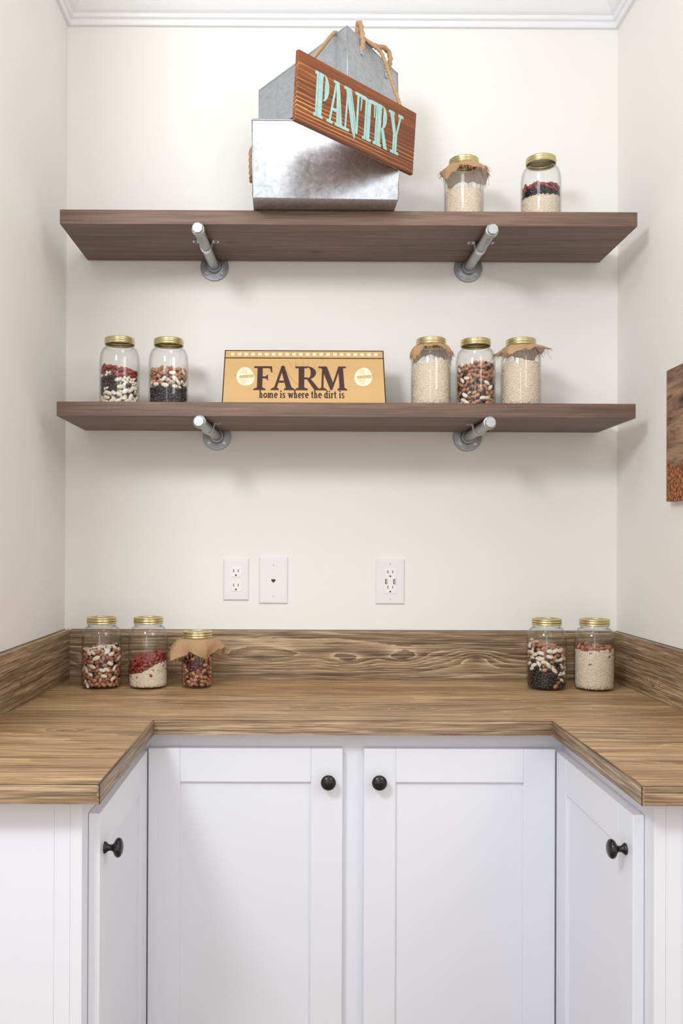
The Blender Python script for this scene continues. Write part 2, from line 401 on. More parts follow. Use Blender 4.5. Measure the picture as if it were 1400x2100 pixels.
obj('edge_band', B(WR + 0.0036, XR, YW, YW + 0.0036, zb - 0.0002, tz), M['lam_edge'], wt)
for a in ((WL, WR, YC + 0.0002, YC + 0.0012), (WL - 0.0012, WL - 0.0002, YW, YC), (WR + 0.0002, WR + 0.0012, YW, YC), (XL, WL - 0.001, YW + 0.0002, YW + 0.0012), (WR + 0.001, XR, YW + 0.0002, YW + 0.0012)):
    obj('seam_line', B(*a, tz - 0.0006, ZC + 0.0001), M['seam'], wt)
for x in (WL, WR):
    obj('seam_line', B(x - 0.0006, x + 0.0006, YW - 0.0002, YW + 0.001, zb, tz), M['seam'], wt)
BS, BT = 0.1316, 0.019
def back_board(label, bm, m, strip):
    o = obj('backsplash_board', bm, m); tag(o, label, 'backsplash', 'woodgrain backsplash boards around the worktop')
    obj('caulk_line', strip, M['seam'], o)
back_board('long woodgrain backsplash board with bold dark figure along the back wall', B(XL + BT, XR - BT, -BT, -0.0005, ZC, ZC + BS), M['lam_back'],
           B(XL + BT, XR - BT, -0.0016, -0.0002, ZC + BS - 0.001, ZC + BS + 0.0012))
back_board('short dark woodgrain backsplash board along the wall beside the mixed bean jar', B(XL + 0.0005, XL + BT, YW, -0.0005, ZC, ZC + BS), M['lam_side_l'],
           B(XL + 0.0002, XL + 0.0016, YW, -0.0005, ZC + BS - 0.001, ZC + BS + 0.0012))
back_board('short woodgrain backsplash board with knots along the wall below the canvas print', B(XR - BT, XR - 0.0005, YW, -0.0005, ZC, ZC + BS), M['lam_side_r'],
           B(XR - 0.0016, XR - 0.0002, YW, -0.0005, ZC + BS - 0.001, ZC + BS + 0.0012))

# ------------------------------------------------------------------ cabinets
KNOB = [(0, 0), (0.0095, 0), (0.0098, 0.002), (0.0085, 0.004), (0.0058, 0.0065), (0.0050, 0.010), (0.0056, 0.0135), (0.0090, 0.0165), (0.0138, 0.0190), (0.0158, 0.0220), (0.0160, 0.0245), (0.0145, 0.0275), (0.0100, 0.0300), (0.0050, 0.0312), (0, 0.0316)]
def door(parent, loc, rotz, wd, z0, z1, hinge, sw=0.0675, rail=0.071, knob_dz=0.066):
    """shaker door built in its own frame: x along the width, front towards -y, back at y = 0"""
    d = bpy.data.objects.new('door', None); C.objects.link(d); d.parent = parent; d.location = loc; d.rotation_euler = (0, 0, rotz); d.empty_display_size = 0.02
    t = 0.019
    obj('stile', B(0, sw, -t, 0, z0, z1, bev=0.0016), M['cab_v'], d)
    obj('stile', B(wd - sw, wd, -t, 0, z0, z1, bev=0.0016), M['cab_v'], d)
    obj('rail', B(sw, wd - sw, -t, 0, z1 - rail, z1, bev=0.0012), M['cab_h'], d)
    obj('rail', B(sw, wd - sw, -t, 0, z0, z0 + rail, bev=0.0012), M['cab_h'], d)
    obj('panel', B(sw - 0.004, wd - sw + 0.004, -0.0115, -0.004, z0 + rail - 0.004, z1 - rail + 0.004), M['cab_v'], d)
    kx = wd - sw * 0.46 if hinge == 'l' else sw * 0.46
    k = obj('knob', lathe(KNOB, 32), M['bronze'], d, smooth=math.radians(60)); k.location = (kx, -t, z1 - knob_dz); k.rotation_euler = (PI / 2, 0, 0)
    return d
ZT = 0.8485; Z0 = 0.135
YF = -0.526          # face of the back cabinet's frame
XFL, XFR = -0.348, 0.557
cb = thing('base_cabinet', 'white base cabinet with two shaker doors and black knobs under the back worktop', 'cabinet', (0, 0, 0), group='white shaker base cabinets')
obj('body', B(XFL + 0.001, XFR - 0.001, YF + 0.019, -0.002, 0.10, zb - 0.001), M['cab_v'], cb)
obj('toe_kick', B(XFL + 0.001, XFR - 0.001, YF + 0.075, YF + 0.09, 0.0, 0.10), M['cab_h'], cb)
obj('frame_rail', B(XFL - 0.003, XFR + 0.003, YF, YF + 0.019, 0.820, zb - 0.001), M['cab_h'], cb)
obj('frame_rail', B(XFL + 0.001, XFR - 0.001, YF, YF + 0.019, 0.10, 0.150), M['cab_h'], cb)
obj('frame_stile', B(0.070, 0.146, YF, YF + 0.019, 0.150, 0.820), M['cab_v'], cb)
obj('frame_stile', B(XFL + 0.001, -0.300, YF, YF + 0.019, 0.150, 0.820), M['cab_v'], cb)
obj('frame_stile', B(0.510, XFR - 0.001, YF, YF + 0.019, 0.150, 0.820), M['cab_v'], cb)
door(cb, (-0.3270, YF - 0.0005, 0), 0, 0.4120, Z0, ZT, 'l')
door(cb, (0.1300, YF - 0.0005, 0), 0, 0.4060, Z0, ZT, 'r')
YP = -1.020          # end panels of the two wings
def wing(side):
    lab = 'narrow white side cabinet with shaker door and black knob, below the %s' % ('corner bean jar' if side < 0 else 'canvas print')
    xf = XFL if side < 0 else XFR; xw = XL if side < 0 else XR; s = side
    t = thing('base_cabinet', lab, 'cabinet', (0, 0, 0), group='white shaker base cabinets')
    def bb(xa, xb, *r, **k): return B(min(xa, xb), max(xa, xb), *r, **k)
    obj('body', bb(xw - s * 0.002, xf + s * 0.019, YP + 0.006, YF - 0.001, 0.10, zb - 0.001), M['cab_v'], t)
    obj('toe_kick', bb(xf + s * 0.075, xf + s * 0.09, YP + 0.01, YF - 0.001, 0.0, 0.10), M['cab_d'], t)
    obj('end_panel', bb(xw - s * 0.001, xf + s * 0.0445, YP + 0.0015, YP + 0.006, 0.0, zb - 0.001), M['cab_v'], t)
    obj('scribe_strip', bb(xf + s * 0.0440, xf + s * 0.0192, YP + 0.0006, YP + 0.006, 0.0, zb - 0.001), M['cab_v'], t)
    obj('joint_gap', bb(xf + s * 0.0437, xf + s * 0.0449, YP + 0.0003, YP + 0.002, zb - 0.013, zb - 0.001), M['gap'], t)
    obj('frame_stile', bb(xf, xf + s * 0.019, YP, YP + 0.052, 0.0, zb - 0.001, bev=0.0008), M['cab_v'], t)
    obj('frame_stile', bb(xf, xf + s * 0.019, YF - 0.06, YF, 0.10, zb - 0.001), M['cab_v'], t)
    obj('frame_rail', bb(xf, xf + s * 0.019, YP + 0.052, YF - 0.06, 0.820, zb - 0.001), M['cab_d'], t)
    obj('frame_rail', bb(xf, xf + s * 0.019, YP + 0.052, YF - 0.06, 0.10, 0.150), M['cab_d'], t)
    yn = -0.982; yfar = -0.5478; wd = yfar - yn
    if side < 0:
        d = door(t, (xf + 0.0005, yn, 0), PI / 2, wd, Z0, 0.8440, 'r')     # front towards +x, near end holds the knob
    else:
        d = door(t, (xf - 0.0005, yfar, 0), -PI / 2, wd, Z0, 0.8440, 'l')  # front towards -x
    for c in d.children:
        if c.name.startswith('rail'): c.data.materials[0] = M['cab_h']
wing(-1); wing(1)

# ------------------------------------------------------------------ shelves and pipe brackets
S1, S2, TH = 2.0890, 1.6243, 0.0355
def shelf(label, x0, x1, zt, m, dz):
    bm = B(x0, x1, -0.286, -0.0095, zt - TH, zt, bev=0.0018)
    for v in bm.verts: v.co.z += dz * (v.co.x - 0.1)
    o = obj('shelf_board', bm, m); tag(o, label, 'shelf', 'dark wooden wall shelves on pipe brackets')
shelf('dark stained wooden plank shelf carrying the metal bins', -0.5920, 0.8060, S1, M['shelf_a'], 0.0)
shelf('dark stained wooden plank shelf carrying the FARM sign', -0.5975, 0.8030, S2, M['shelf_b'], 0.0)

def text_mesh(txt, size, depth, M4, bm):
    cu = bpy.data.curves.new('txt', 'FONT'); cu.body = txt; cu.size = size; cu.extrude = depth; cu.align_x = 'CENTER'; cu.resolution_u = 2
    o = bpy.data.objects.new('txt', cu); C.objects.link(o)
    dg = bpy.context.evaluated_depsgraph_get(); me = o.evaluated_get(dg).to_mesh()
    vs = [bm.verts.new(M4 @ v.co) for v in me.vertices]
    for p_ in me.polygons:
        try: bm.faces.new([vs[i] for i in p_.vertices])
        except ValueError: pass
    o.evaluated_get(dg).to_mesh_clear(); bpy.data.objects.remove(o); bpy.data.curves.remove(cu)
RX = Matrix.Rotation(PI / 2, 4, 'X')      # local z axis -> -y (out of the wall)
FL = [(0, 0.0), (0.0385, 0.0), (0.0388, 0.001), (0.0388, 0.0055), (0.0378, 0.0068), (0.0240, 0.0078), (0.0205, 0.0095), (0.0190, 0.0170), (0.0176, 0.0185), (0.0135, 0.0188), (0.0130, 0.0120), (0, 0.0120)]
def bracket(label, fx, fz, ex, ez, strap_y, zt):
    t = thing('pipe_bracket', label, 'bracket', (fx, 0, fz), group='galvanised pipe shelf brackets')
    fl = obj('flange', lathe(FL, 48, M=RX), M['flange'], t, smooth=math.radians(40))
    for k, a in enumerate((45, 135, 225, 315)):
        cx, cz = 0.0285 * math.cos(math.radians(a)), 0.0285 * math.sin(math.radians(a))
        Mx = Matrix.Translation((cx, -0.0068, cz)) @ RX
        obj('screw', lathe([(0, 0.0016), (0.0012, 0.0010), (0.0020, 0.0012), (0.0034, 0.0012), (0.0040, 0.0004), (0.0046, 0.0002), (0.0050, 0.0008), (0.0056, 0.0009), (0.0060, 0.0)], 20, M=Mx), M['zinc'], fl, smooth=math.radians(40))
    for txt, a in (('SLK', 270), ('LJ', 195), ('1/2', 345)):
        bm = bmesh.new()
        r = math.radians(a); Mt = Matrix.Rotation(-(r - 3 * PI / 2), 4, 'Y') @ Matrix.Translation((0, -0.0072, -0.0325)) @ RX
        text_mesh(txt, 0.0095, 0.0008, Mt, bm)
        obj('cast_lettering', bm, M['flange'], fl)
    e = Vector((ex - fx, -0.300, ez - fz)); st = Vector((0, -0.010, 0))
    d = (e - st).normalized(); q = Vector((0, 0, 1)).rotation_difference(d).to_matrix().to_4x4()
    Mp = Matrix.Translation(st) @ q; L = (e - st).length
    obj('pipe', lathe([(0.0128, 0), (0.0128, L - 0.022), (0.0117, L - 0.020), (0.0117, L - 0.012)], 28, M=Mp), M['pipe'], t, smooth=math.radians(40))
    # end cap: round collar and an eight-sided plug
    cap = obj('end_cap', lathe([(0.0119, L - 0.022), (0.0145, L - 0.021), (0.0158, L - 0.017), (0.0160, L - 0.008), (0.0150, L - 0.0045), (0.0135, L - 0.0035), (0, L - 0.0035)], 32, M=Mp), M['pipe'], t, smooth=math.radians(40))
    obj('plug', lathe([(0.0134, L - 0.006), (0.0132, L + 0.0035), (0.0122, L + 0.0048), (0, L + 0.0050)], 8, M=Mp @ Matrix.Rotation(PI / 8, 4, 'Z')), M['pipe'], cap)
    # conduit strap under the pipe, ears screwed to the shelf
    yy = strap_y; fr = (yy - st.y) / (e.y - st.y); cxs = st.x + (e.x - st.x) * fr; czs = st.z + (e.z - st.z) * fr
    zs = (zt - TH) - fz - 0.0006
    path = [(-0.0330, zs), (-0.0180, zs)] + [(0.0146 * math.cos(a), 0.0146 * math.sin(a)) for a in [PI + 0.15 + (PI - 0.3) * i / 14 for i in range(15)]] + [(0.0180, zs), (0.0330, zs)]
    path = [(x, z if i in (0, 1, 17, 18) else z + czs) for i, (x, z) in enumerate(path)]
    bm = bmesh.new(); th = 0.0011; prev = None; n = len(path)
    for i, (x, z) in enumerate(path):
        x2, z2 = path[min(i + 1, n - 1)]; x1, z1 = path[max(i - 1, 0)]
        tx, tz_ = x2 - x1, z2 - z1; l = math.hypot(tx, tz_); nx, nz = -tz_ / l, tx / l
        hw = 0.0075 if i in (0, n - 1) else 0.0095
        sgn = -1
        ring = [bm.verts.new((cxs + x, yy - hw, z)), bm.verts.new((cxs + x, yy + hw, z)), bm.verts.new((cxs + x + sgn * nx * th * -1, yy + hw, z + sgn * nz * th * -1)), bm.verts.new((cxs + x + sgn * nx * th * -1, yy - hw, z + sgn * nz * th * -1))]
        if prev:
            for k in range(4): bm.faces.new((prev[k], prev[(k + 1) % 4], ring[(k + 1) % 4], ring[k]))
        else: bm.faces.new(ring)
        prev = ring
    bm.faces.new(prev)
    sp = obj('strap', bm, M['zinc'], t)
    for s in (-1, 1):
        Mx = Matrix.Translation((cxs + s * 0.0258, yy, zs - 0.001)) @ Matrix.Rotation(PI, 4, 'X')
        obj('screw', lathe([(0, 0.0010), (0.0015, 0.0014), (0.0034, 0.0012), (0.0042, 0.0)], 16, M=Mx), M['flange'], sp, smooth=True)
bracket('galvanised pipe bracket under the bin shelf, below the pair of metal bins', -0.2462, 2.0395, -0.2570, 2.0400, -0.165, S1)
bracket('galvanised pipe bracket under the bin shelf, below the burlap collared rice jar', 0.4482, 2.0390, 0.4521, 2.0400, -0.165, S1)
bracket('galvanised pipe bracket under the FARM sign shelf, near the layered bean jars', -0.2376, 1.5755, -0.2516, 1.5755, -0.165, S2)
bracket('galvanised pipe bracket under the FARM sign shelf, below the mixed bean jar', 0.4475, 1.5752, 0.4476, 1.5755, -0.165, S2)

# ------------------------------------------------------------------ wall plates
def plate(name, label, x0, x1, z0, z1):
    t = thing(name, label, 'wall plate', ((x0 + x1) / 2, 0, (z0 + z1) / 2), group='white wall plates above the backsplash')
    hw, hz = (x1 - x0) / 2, (z1 - z0) / 2
    bm = bmesh.new(); rings = []
    for d, y in ((0, 0), (0, -0.002), (0.0012, -0.0040), (0.0030, -0.0052), (0.0050, -0.0056)):
        rings.append([bm.verts.new(p_) for p_ in ((-hw + d, y, -hz + d), (hw - d, y, -hz + d), (hw - d, y, hz - d), (-hw + d, y, hz - d))])
    for A, D in zip(rings, rings[1:]):
        for i in range(4): bm.faces.new((A[i], A[(i + 1) % 4], D[(i + 1) % 4], D[i]))
    bm.faces.new(rings[-1]); bm.faces.new(rings[0])
    obj('plate', bm, M['plate'], t); return t
def slots(par, cx, cz, sc=1.0, y=-0.0072):
    for s in (-1, 1):
        hh = 0.0040 if s < 0 else 0.0034
        obj('slot', B(cx + s * 0.0062 * sc - 0.0010, cx + s * 0.0062 * sc + 0.0010, y - 0.0002, y + 0.002, cz + 0.0042 - hh, cz + 0.0042 + hh), M['slot'], par)
    obj('ground_hole', lathe([(0, 0.0002), (0.0024, 0.0002), (0.0024, -0.001)], 12, M=Matrix.Translation((cx, y, cz - 0.0078)) @ RX), M['slot'], par)
t = plate('outlet_plate', 'white plate with two oval electrical sockets beside the phone jack', -0.2188, -0.1490, 1.1268, 1.2414)
for cz in (0.0195, -0.0195):
    bm = bmesh.new(); poly = []
    for i in range(40):
        a = 2 * PI * i / 40; x = 0.0172 * math.cos(a); z = 0.0172 * math.sin(a); poly.append((x, cz + max(-0.0128, min(0.0128, z))))
    prism(bm, poly, -0.0070, -0.0050); r = obj('receptacle', bm, M['plate2'], t); slots(r, 0, cz)
obj('screw', lathe([(0, 0.0008), (0.0026, 0.0006), (0.003, 0)], 14, M=Matrix.Translation((0, -0.0056, 0)) @ RX), M['plate2'], t, smooth=True)
t = plate('phone_jack_plate', 'white plate with a single small phone jack in its middle', -0.1214, -0.0421, 1.1180, 1.2455)
bm = bmesh.new(); prism(bm, [(-0.0056, 0.0036), (0.0056, 0.0036), (0.0056, -0.0022), (0.0030, -0.0022), (0.0030, -0.0042), (0.0014, -0.0042), (0.0014, -0.0062), (-0.0014, -0.0062), (-0.0014, -0.0042), (-0.0030, -0.0042), (-0.0030, -0.0022), (-0.0056, -0.0022)], -0.0058, -0.0050)
j = obj('jack', bm, M['slot'], t)
obj('contact_block', B(-0.0050, 0.0050, -0.0060, -0.0050, 0.0008, 0.0030), M['slotm'], j)
for s in (-1, 1):
    k = obj('screw', lathe([(0, 0.0008), (0.0030, 0.0006), (0.0035, 0)], 14, M=Matrix.Translation((0, -0.0056, s * 0.0425)) @ RX), M['plate2'], t, smooth=True)
    obj('slot', B(-0.0010, 0.0010, -0.0066, -0.0056, s * 0.0425 - 0.0006, s * 0.0425 + 0.0006), M['slot'], k)
t = plate('usb_outlet_plate', 'white plate with a rectangular socket and two usb ports', 0.1979, 0.2771, 1.1177, 1.2416)
r = obj('receptacle', B(-0.0168, 0.0168, -0.0072, -0.0050, -0.0335, 0.0335, bev=0.0006), M['plate2'], t)
slots(r, 0, 0.0225, 1.05); slots(r, 0, -0.0195, 1.05)
for s in (-1, 1):
    u = obj('usb_port', B(s * 0.0112 - 0.0027, s * 0.0112 + 0.0027, -0.0074, -0.0060, -0.0068, 0.0068), M['slot'], r)
    obj('contact_tongue', B(s * 0.0112 - 0.0002, s * 0.0112 + 0.0014, -0.0076, -0.0060, -0.0052, 0.0052), M['plate2'], t)
    k = obj('screw', lathe([(0, 0.0008), (0.0026, 0.0006), (0.003, 0)], 14, M=Matrix.Translation((0, -0.0056, s * 0.0485)) @ RX), M['plate2'], t, smooth=True)
    obj('slot', B(-0.0004, 0.0004, -0.0066, -0.0056, s * 0.0485 - 0.0024, s * 0.0485 + 0.0024), M['slotm'], k)

# ------------------------------------------------------------------ jars
class Jar:
    def __init__(s, R, H, zs, zn):
        s.R, s.H, s.zs, s.zn = R, H, zs, zn
QUART = Jar(0.0505, 0.1795, 0.122, 0.156)
PINT = Jar(0.0408, 0.1437, 0.092, 0.119)
RN = 0.0350
def jar_profile(J):
    R, zs, zn, H = J.R, J.zs, J.zn, J.H
    o = [(0, 0.0030), (R * 0.62, 0.0030), (R * 0.72, 0.0008), (R * 0.82, 0.0), (R * 0.90, 0.0016), (R * 0.965, 0.0065), (R * 0.992, 0.012), (R, 0.020), (R, zs - 0.012)]
    for i in range(1, 12):
        a = i / 12; s_ = a * a * (3 - 2 * a)
        o.append((R + (RN - R) * (1 - math.cos(a * PI / 2)) ** 1.15 if a < 1 else RN, zs - 0.012 + (zn - zs + 0.012) * math.sin(a * PI / 2) ** 0.95))
    o += [(RN, zn + 0.001), (RN + 0.0012, zn + 0.003), (RN, zn + 0.005), (RN, H - 0.004)]
    t = 0.0024
    inn = [(RN - t, H - 0.004)] + [(max(0, r - t), max(z, 0.0045) - (0.0009 if z > zs else 0)) for r, z in reversed(o[1:-1])] + [(0, 0.0050)]
    inn = [(r, z) for r, z in inn if not (z < 0.006 and 0 < r < R * 0.6)]
    return o, inn
jar_mesh = {}
def band_profile(r, z0, z1):
    h = z1 - z0
    return [(r - 0.0016, z0), (r, z0), (r + 0.0008, z0 + 0.0010), (r + 0.0007, z0 + 0.0020), (r - 0.0004, z0 + 0.0030), (r - 0.0006, z0 + h * 0.32), (r + 0.0009, z0 + h * 0.42), (r + 0.0010, z0 + h * 0.50),
            (r - 0.0005, z0 + h * 0.60), (r - 0.0004, z0 + h * 0.68), (r + 0.0002, z0 + h * 0.74), (r + 0.0003, z0 + h * 0.90), (r - 0.0004, z0 + h * 0.96), (r - 0.0018, z1), (r - 0.0050, z1 + 0.0003), (r - 0.0062, z1 - 0.0004), (r - 0.0066, z1 - 0.0022)]
def burlap_cover(parent, J, seed, half, rot, droop, spread, lift=None, zc=None):
    """square of burlap clamped under the lid: polar grid falling away in folds"""
    rnd = random.Random(seed); z0 = zc if zc else J.H - 0.0175; nA, nR = 96, 16; r0 = RN + 0.0006
    ph = [rnd.uniform(0, 2 * PI) for _ in range(4)]
    bm = bmesh.new(); uvl = bm.loops.layers.uv.new('UVMap'); grid = []; edge_pts = []
    for i in range(nA):
        a = 2 * PI * i / nA; q = a - rot
        edge = half / max(abs(math.cos(q)), abs(math.sin(q))) * (1 + 0.03 * math.sin(7 * a + ph[3]))
        row = []
        dr = droop * (1 + 0.28 * math.sin(2 * a + ph[0]) + 0.22 * math.sin(4 * (a - rot) + PI / 2 + 0.4 * ph[1]))
        if lift: dr *= lift(a)
        prev = None; r = r0; z = z0
        for k in range(nR + 1):
            s_ = k / nR; step = (edge - r0) / nR
            ang = dr * min(1.0, (s_ * 1.7) ** 0.9) * (0.55 + 0.45 * s_)
            if k:
                r += step * math.cos(ang) * spread; z -= step * math.sin(ang)
            # stay outside the glass
            if z > J.zs - 0.012:
                f = min(1.0, max(0.0, (J.zn - z) / (J.zn - J.zs + 0.012))); rmin = RN + (J.R - RN) * math.sin(f * PI / 2) ** 0.8 + 0.0016
            else: rmin = J.R + 0.0016
            rr = max(r, rmin if k > 0 else r0)
            wv = 0.0022 * s_ * (math.sin(9 * a + ph[2]) + 0.6 * math.sin(15 * a + ph[1]))
            v = bm.verts.new((rr * math.cos(a) + wv * math.cos(a) * 0.4, rr * math.sin(a) + wv * math.sin(a) * 0.4, z + wv))
            rf = r0 + (edge - r0) * s_
            row.append((v, (rf * math.cos(q), rf * math.sin(q))))
        grid.append(row); edge_pts.append((row[-1][0].co.copy(), (row[-1][0].co - row[-2][0].co).normalized()))
    for i in range(nA):
        A, D = grid[i], grid[(i + 1) % nA]
        for k in range(nR):
            f = bm.faces.new((A[k][0], D[k][0], D[k + 1][0], A[k + 1][0]))
            for lp, uv in zip(f.loops, (A[k][1], D[k][1], D[k + 1][1], A[k + 1][1])): lp[uvl].uv = uv
    o = obj('burlap_cover', bm, M['burlap'], parent, smooth=True)
    bm = bmesh.new()
    for i in range(130):
        p_, d = edge_pts[rnd.randrange(nA)]; L = rnd.uniform(0.003, 0.010) * (2.6 if rnd.random() < 0.05 else 1)
        jit = Vector((rnd.uniform(-.003, .003), rnd.uniform(-.003, .003), rnd.uniform(-.002, .002)))
        p1 = p_ - d * 0.004 + jit; dd = (d + Vector((rnd.uniform(-.5, .5), rnd.uniform(-.5, .5), rnd.uniform(-.6, .2)))).normalized()
        p2 = p_ + jit + dd * L * 0.6; p3 = p2 + (dd + Vector((rnd.uniform(-.4, .4), rnd.uniform(-.4, .4), -0.7))).normalized() * L * 0.6
        tube([p1, p2, p3], 0.00038, 4, bm, caps=False)
    tag(obj('frayed_threads', bm, M['thread'], o), kind='stuff')
def jar(label, J, x, y, z, rot=0.0, cover=None, emboss=True):
    t = thing('mason_jar', label, 'jar', (x, y, z), rot, 'glass mason jars with gold lids')
    if id(J) not in jar_mesh:
        o, inn = jar_profile(J)
        b = obj('jar_body', lathe(o + inn, 64), M['glass'], t, smooth=math.radians(50))
        bm = lathe(band_profile(0.0374, J.H - 0.0165, J.H), 64); l = obj('lid_band', bm, M['gold'], t, smooth=math.radians(50))
        dd = obj('lid_disc', lathe([(0, J.H - 0.0026), (0.020, J.H - 0.0026), (0.0225, J.H - 0.0018), (0.0300, J.H - 0.0018), (0.0322, J.H - 0.0022), (0.0345, J.H - 0.0030), (0.0345, J.H - 0.0042), (0, J.H - 0.0042)], 48), M['gold_disc'], t, smooth=math.radians(40))
        jar_mesh[id(J)] = (b, l, dd)
    else:
        for src in jar_mesh[id(J)]:
            c = src.copy(); C.objects.link(c); c.parent = t
    if emboss:
        bm = bmesh.new(); Rg = J.R + 0.0001
        def wrap(u, v): return Vector((Rg * math.sin(u / Rg), -Rg * math.cos(u / Rg), v))
        zc = J.zs * 0.56
        pts = []
        for i in range(33):
            a = 2 * PI * i / 32; pts.append(wrap(0.021 * math.cos(a), zc + 0.026 * math.sin(a)))
        tube(pts, 0.0005, 5, bm, caps=False)
        cu = bmesh.new(); text_mesh('MASON', 0.0105, 0.0004, Matrix(), cu)
        vs = [bm.verts.new(wrap(v.co.x, v.co.y + zc - 0.018) * (1 + v.co.z * 8)) for v in cu.verts]; cu.verts.index_update()
        for f in cu.faces:
            try: bm.faces.new([vs[v.index] for v in f.verts])
            except ValueError: pass
        cu.free()
        obj('embossing', bm, M['glass'], t)
    if cover: burlap_cover(t, J, **cover)
    return t

# ------------------------------------------------------------------ beans and rice
def bean_mesh(name, L, W, T, curve, mat, seg=8, rings=6):
    bm = bmesh.new(); rs = []
    for i in range(rings + 1):
        th = PI * i / rings; x = -math.cos(th); r = math.sin(th) ** 0.8 if 0 < i < rings else 0
        if r == 0: rs.append([bm.verts.new((x * L / 2, 0 + curve * (x * x - .4) * W, 0))]); continue
        rs.append([bm.verts.new((x * L / 2, r * W / 2 * math.cos(2 * PI * k / seg) + curve * (x * x - .4) * W, r * T / 2 * math.sin(2 * PI * k / seg))) for k in range(seg)])
    for A, D in zip(rs, rs[1:]):
        for k in range(seg):
            j = (k + 1) % seg
            if len(A) == 1: bm.faces.new((A[0], D[j], D[k]))
            elif len(D) == 1: bm.faces.new((A[k], A[j], D[0]))
            else: bm.faces.new((A[k], A[j], D[j], D[k]))
    bmesh.ops.recalc_face_normals(bm, faces=bm.faces[:])
    me = bpy.data.meshes.new(name); bm.to_mesh(me); bm.free(); me.materials.append(mat)
    me.polygons.foreach_set('use_smooth', [True] * len(me.polygons)); return me
KIND = {  # name, mesh, (length, width, thickness)
    'pinto': ('pinto_bean', (0.0142, 0.0098, 0.0074), 0.03, 'brown'),
    'lima': ('lima_bean', (0.0200, 0.0112, 0.0066), 0.07, 'white'),
    'kidney': ('kidney_bean', (0.0170, 0.0092, 0.0074), 0.10, 'red'),
    'darkred': ('dark_red_bean', (0.0135, 0.0088, 0.0068), 0.08, 'dark red'),
    'black': ('black_bean', (0.0105, 0.0070, 0.0055), 0.06, 'black'),
    'navy': ('navy_bean', (0.0100, 0.0070, 0.0060), 0.05, 'small white'),
}
M['navy'] = M['lima']
BM = {k: bean_mesh(v[0], *v[1], v[2], M[k]) for k, v in KIND.items()}
used = {k: 0 for k in KIND}
MATI = ['bean_core', 'pinto', 'lima', 'kidney', 'darkred', 'black', 'navy']
def inner_r(J, z):
    R = J.R - 0.0030
    if z < 0.012: return R * (0.86 + 0.14 * math.sin(min(1, z / 0.012) * PI / 2))
    if z > J.zs - 0.012:
        f = min(1, (z - J.zs + 0.012) / (J.zn - J.zs + 0.012)); return R + (RN - 0.003 - R) * (1 - math.cos(f * PI / 2)) ** 1.15
    return R
def basis(normal, spin):
    nrm = normal.normalized(); up = Vector((0, 0, 1)) if abs(nrm.z) < 0.9 else Vector((0, 1, 0))
    tx = up.cross(nrm).normalized(); ty = nrm.cross(tx)
    x = tx * math.cos(spin) + ty * math.sin(spin); y = nrm.cross(x)
    return Matrix((x, y, nrm)).transposed().to_4x4()
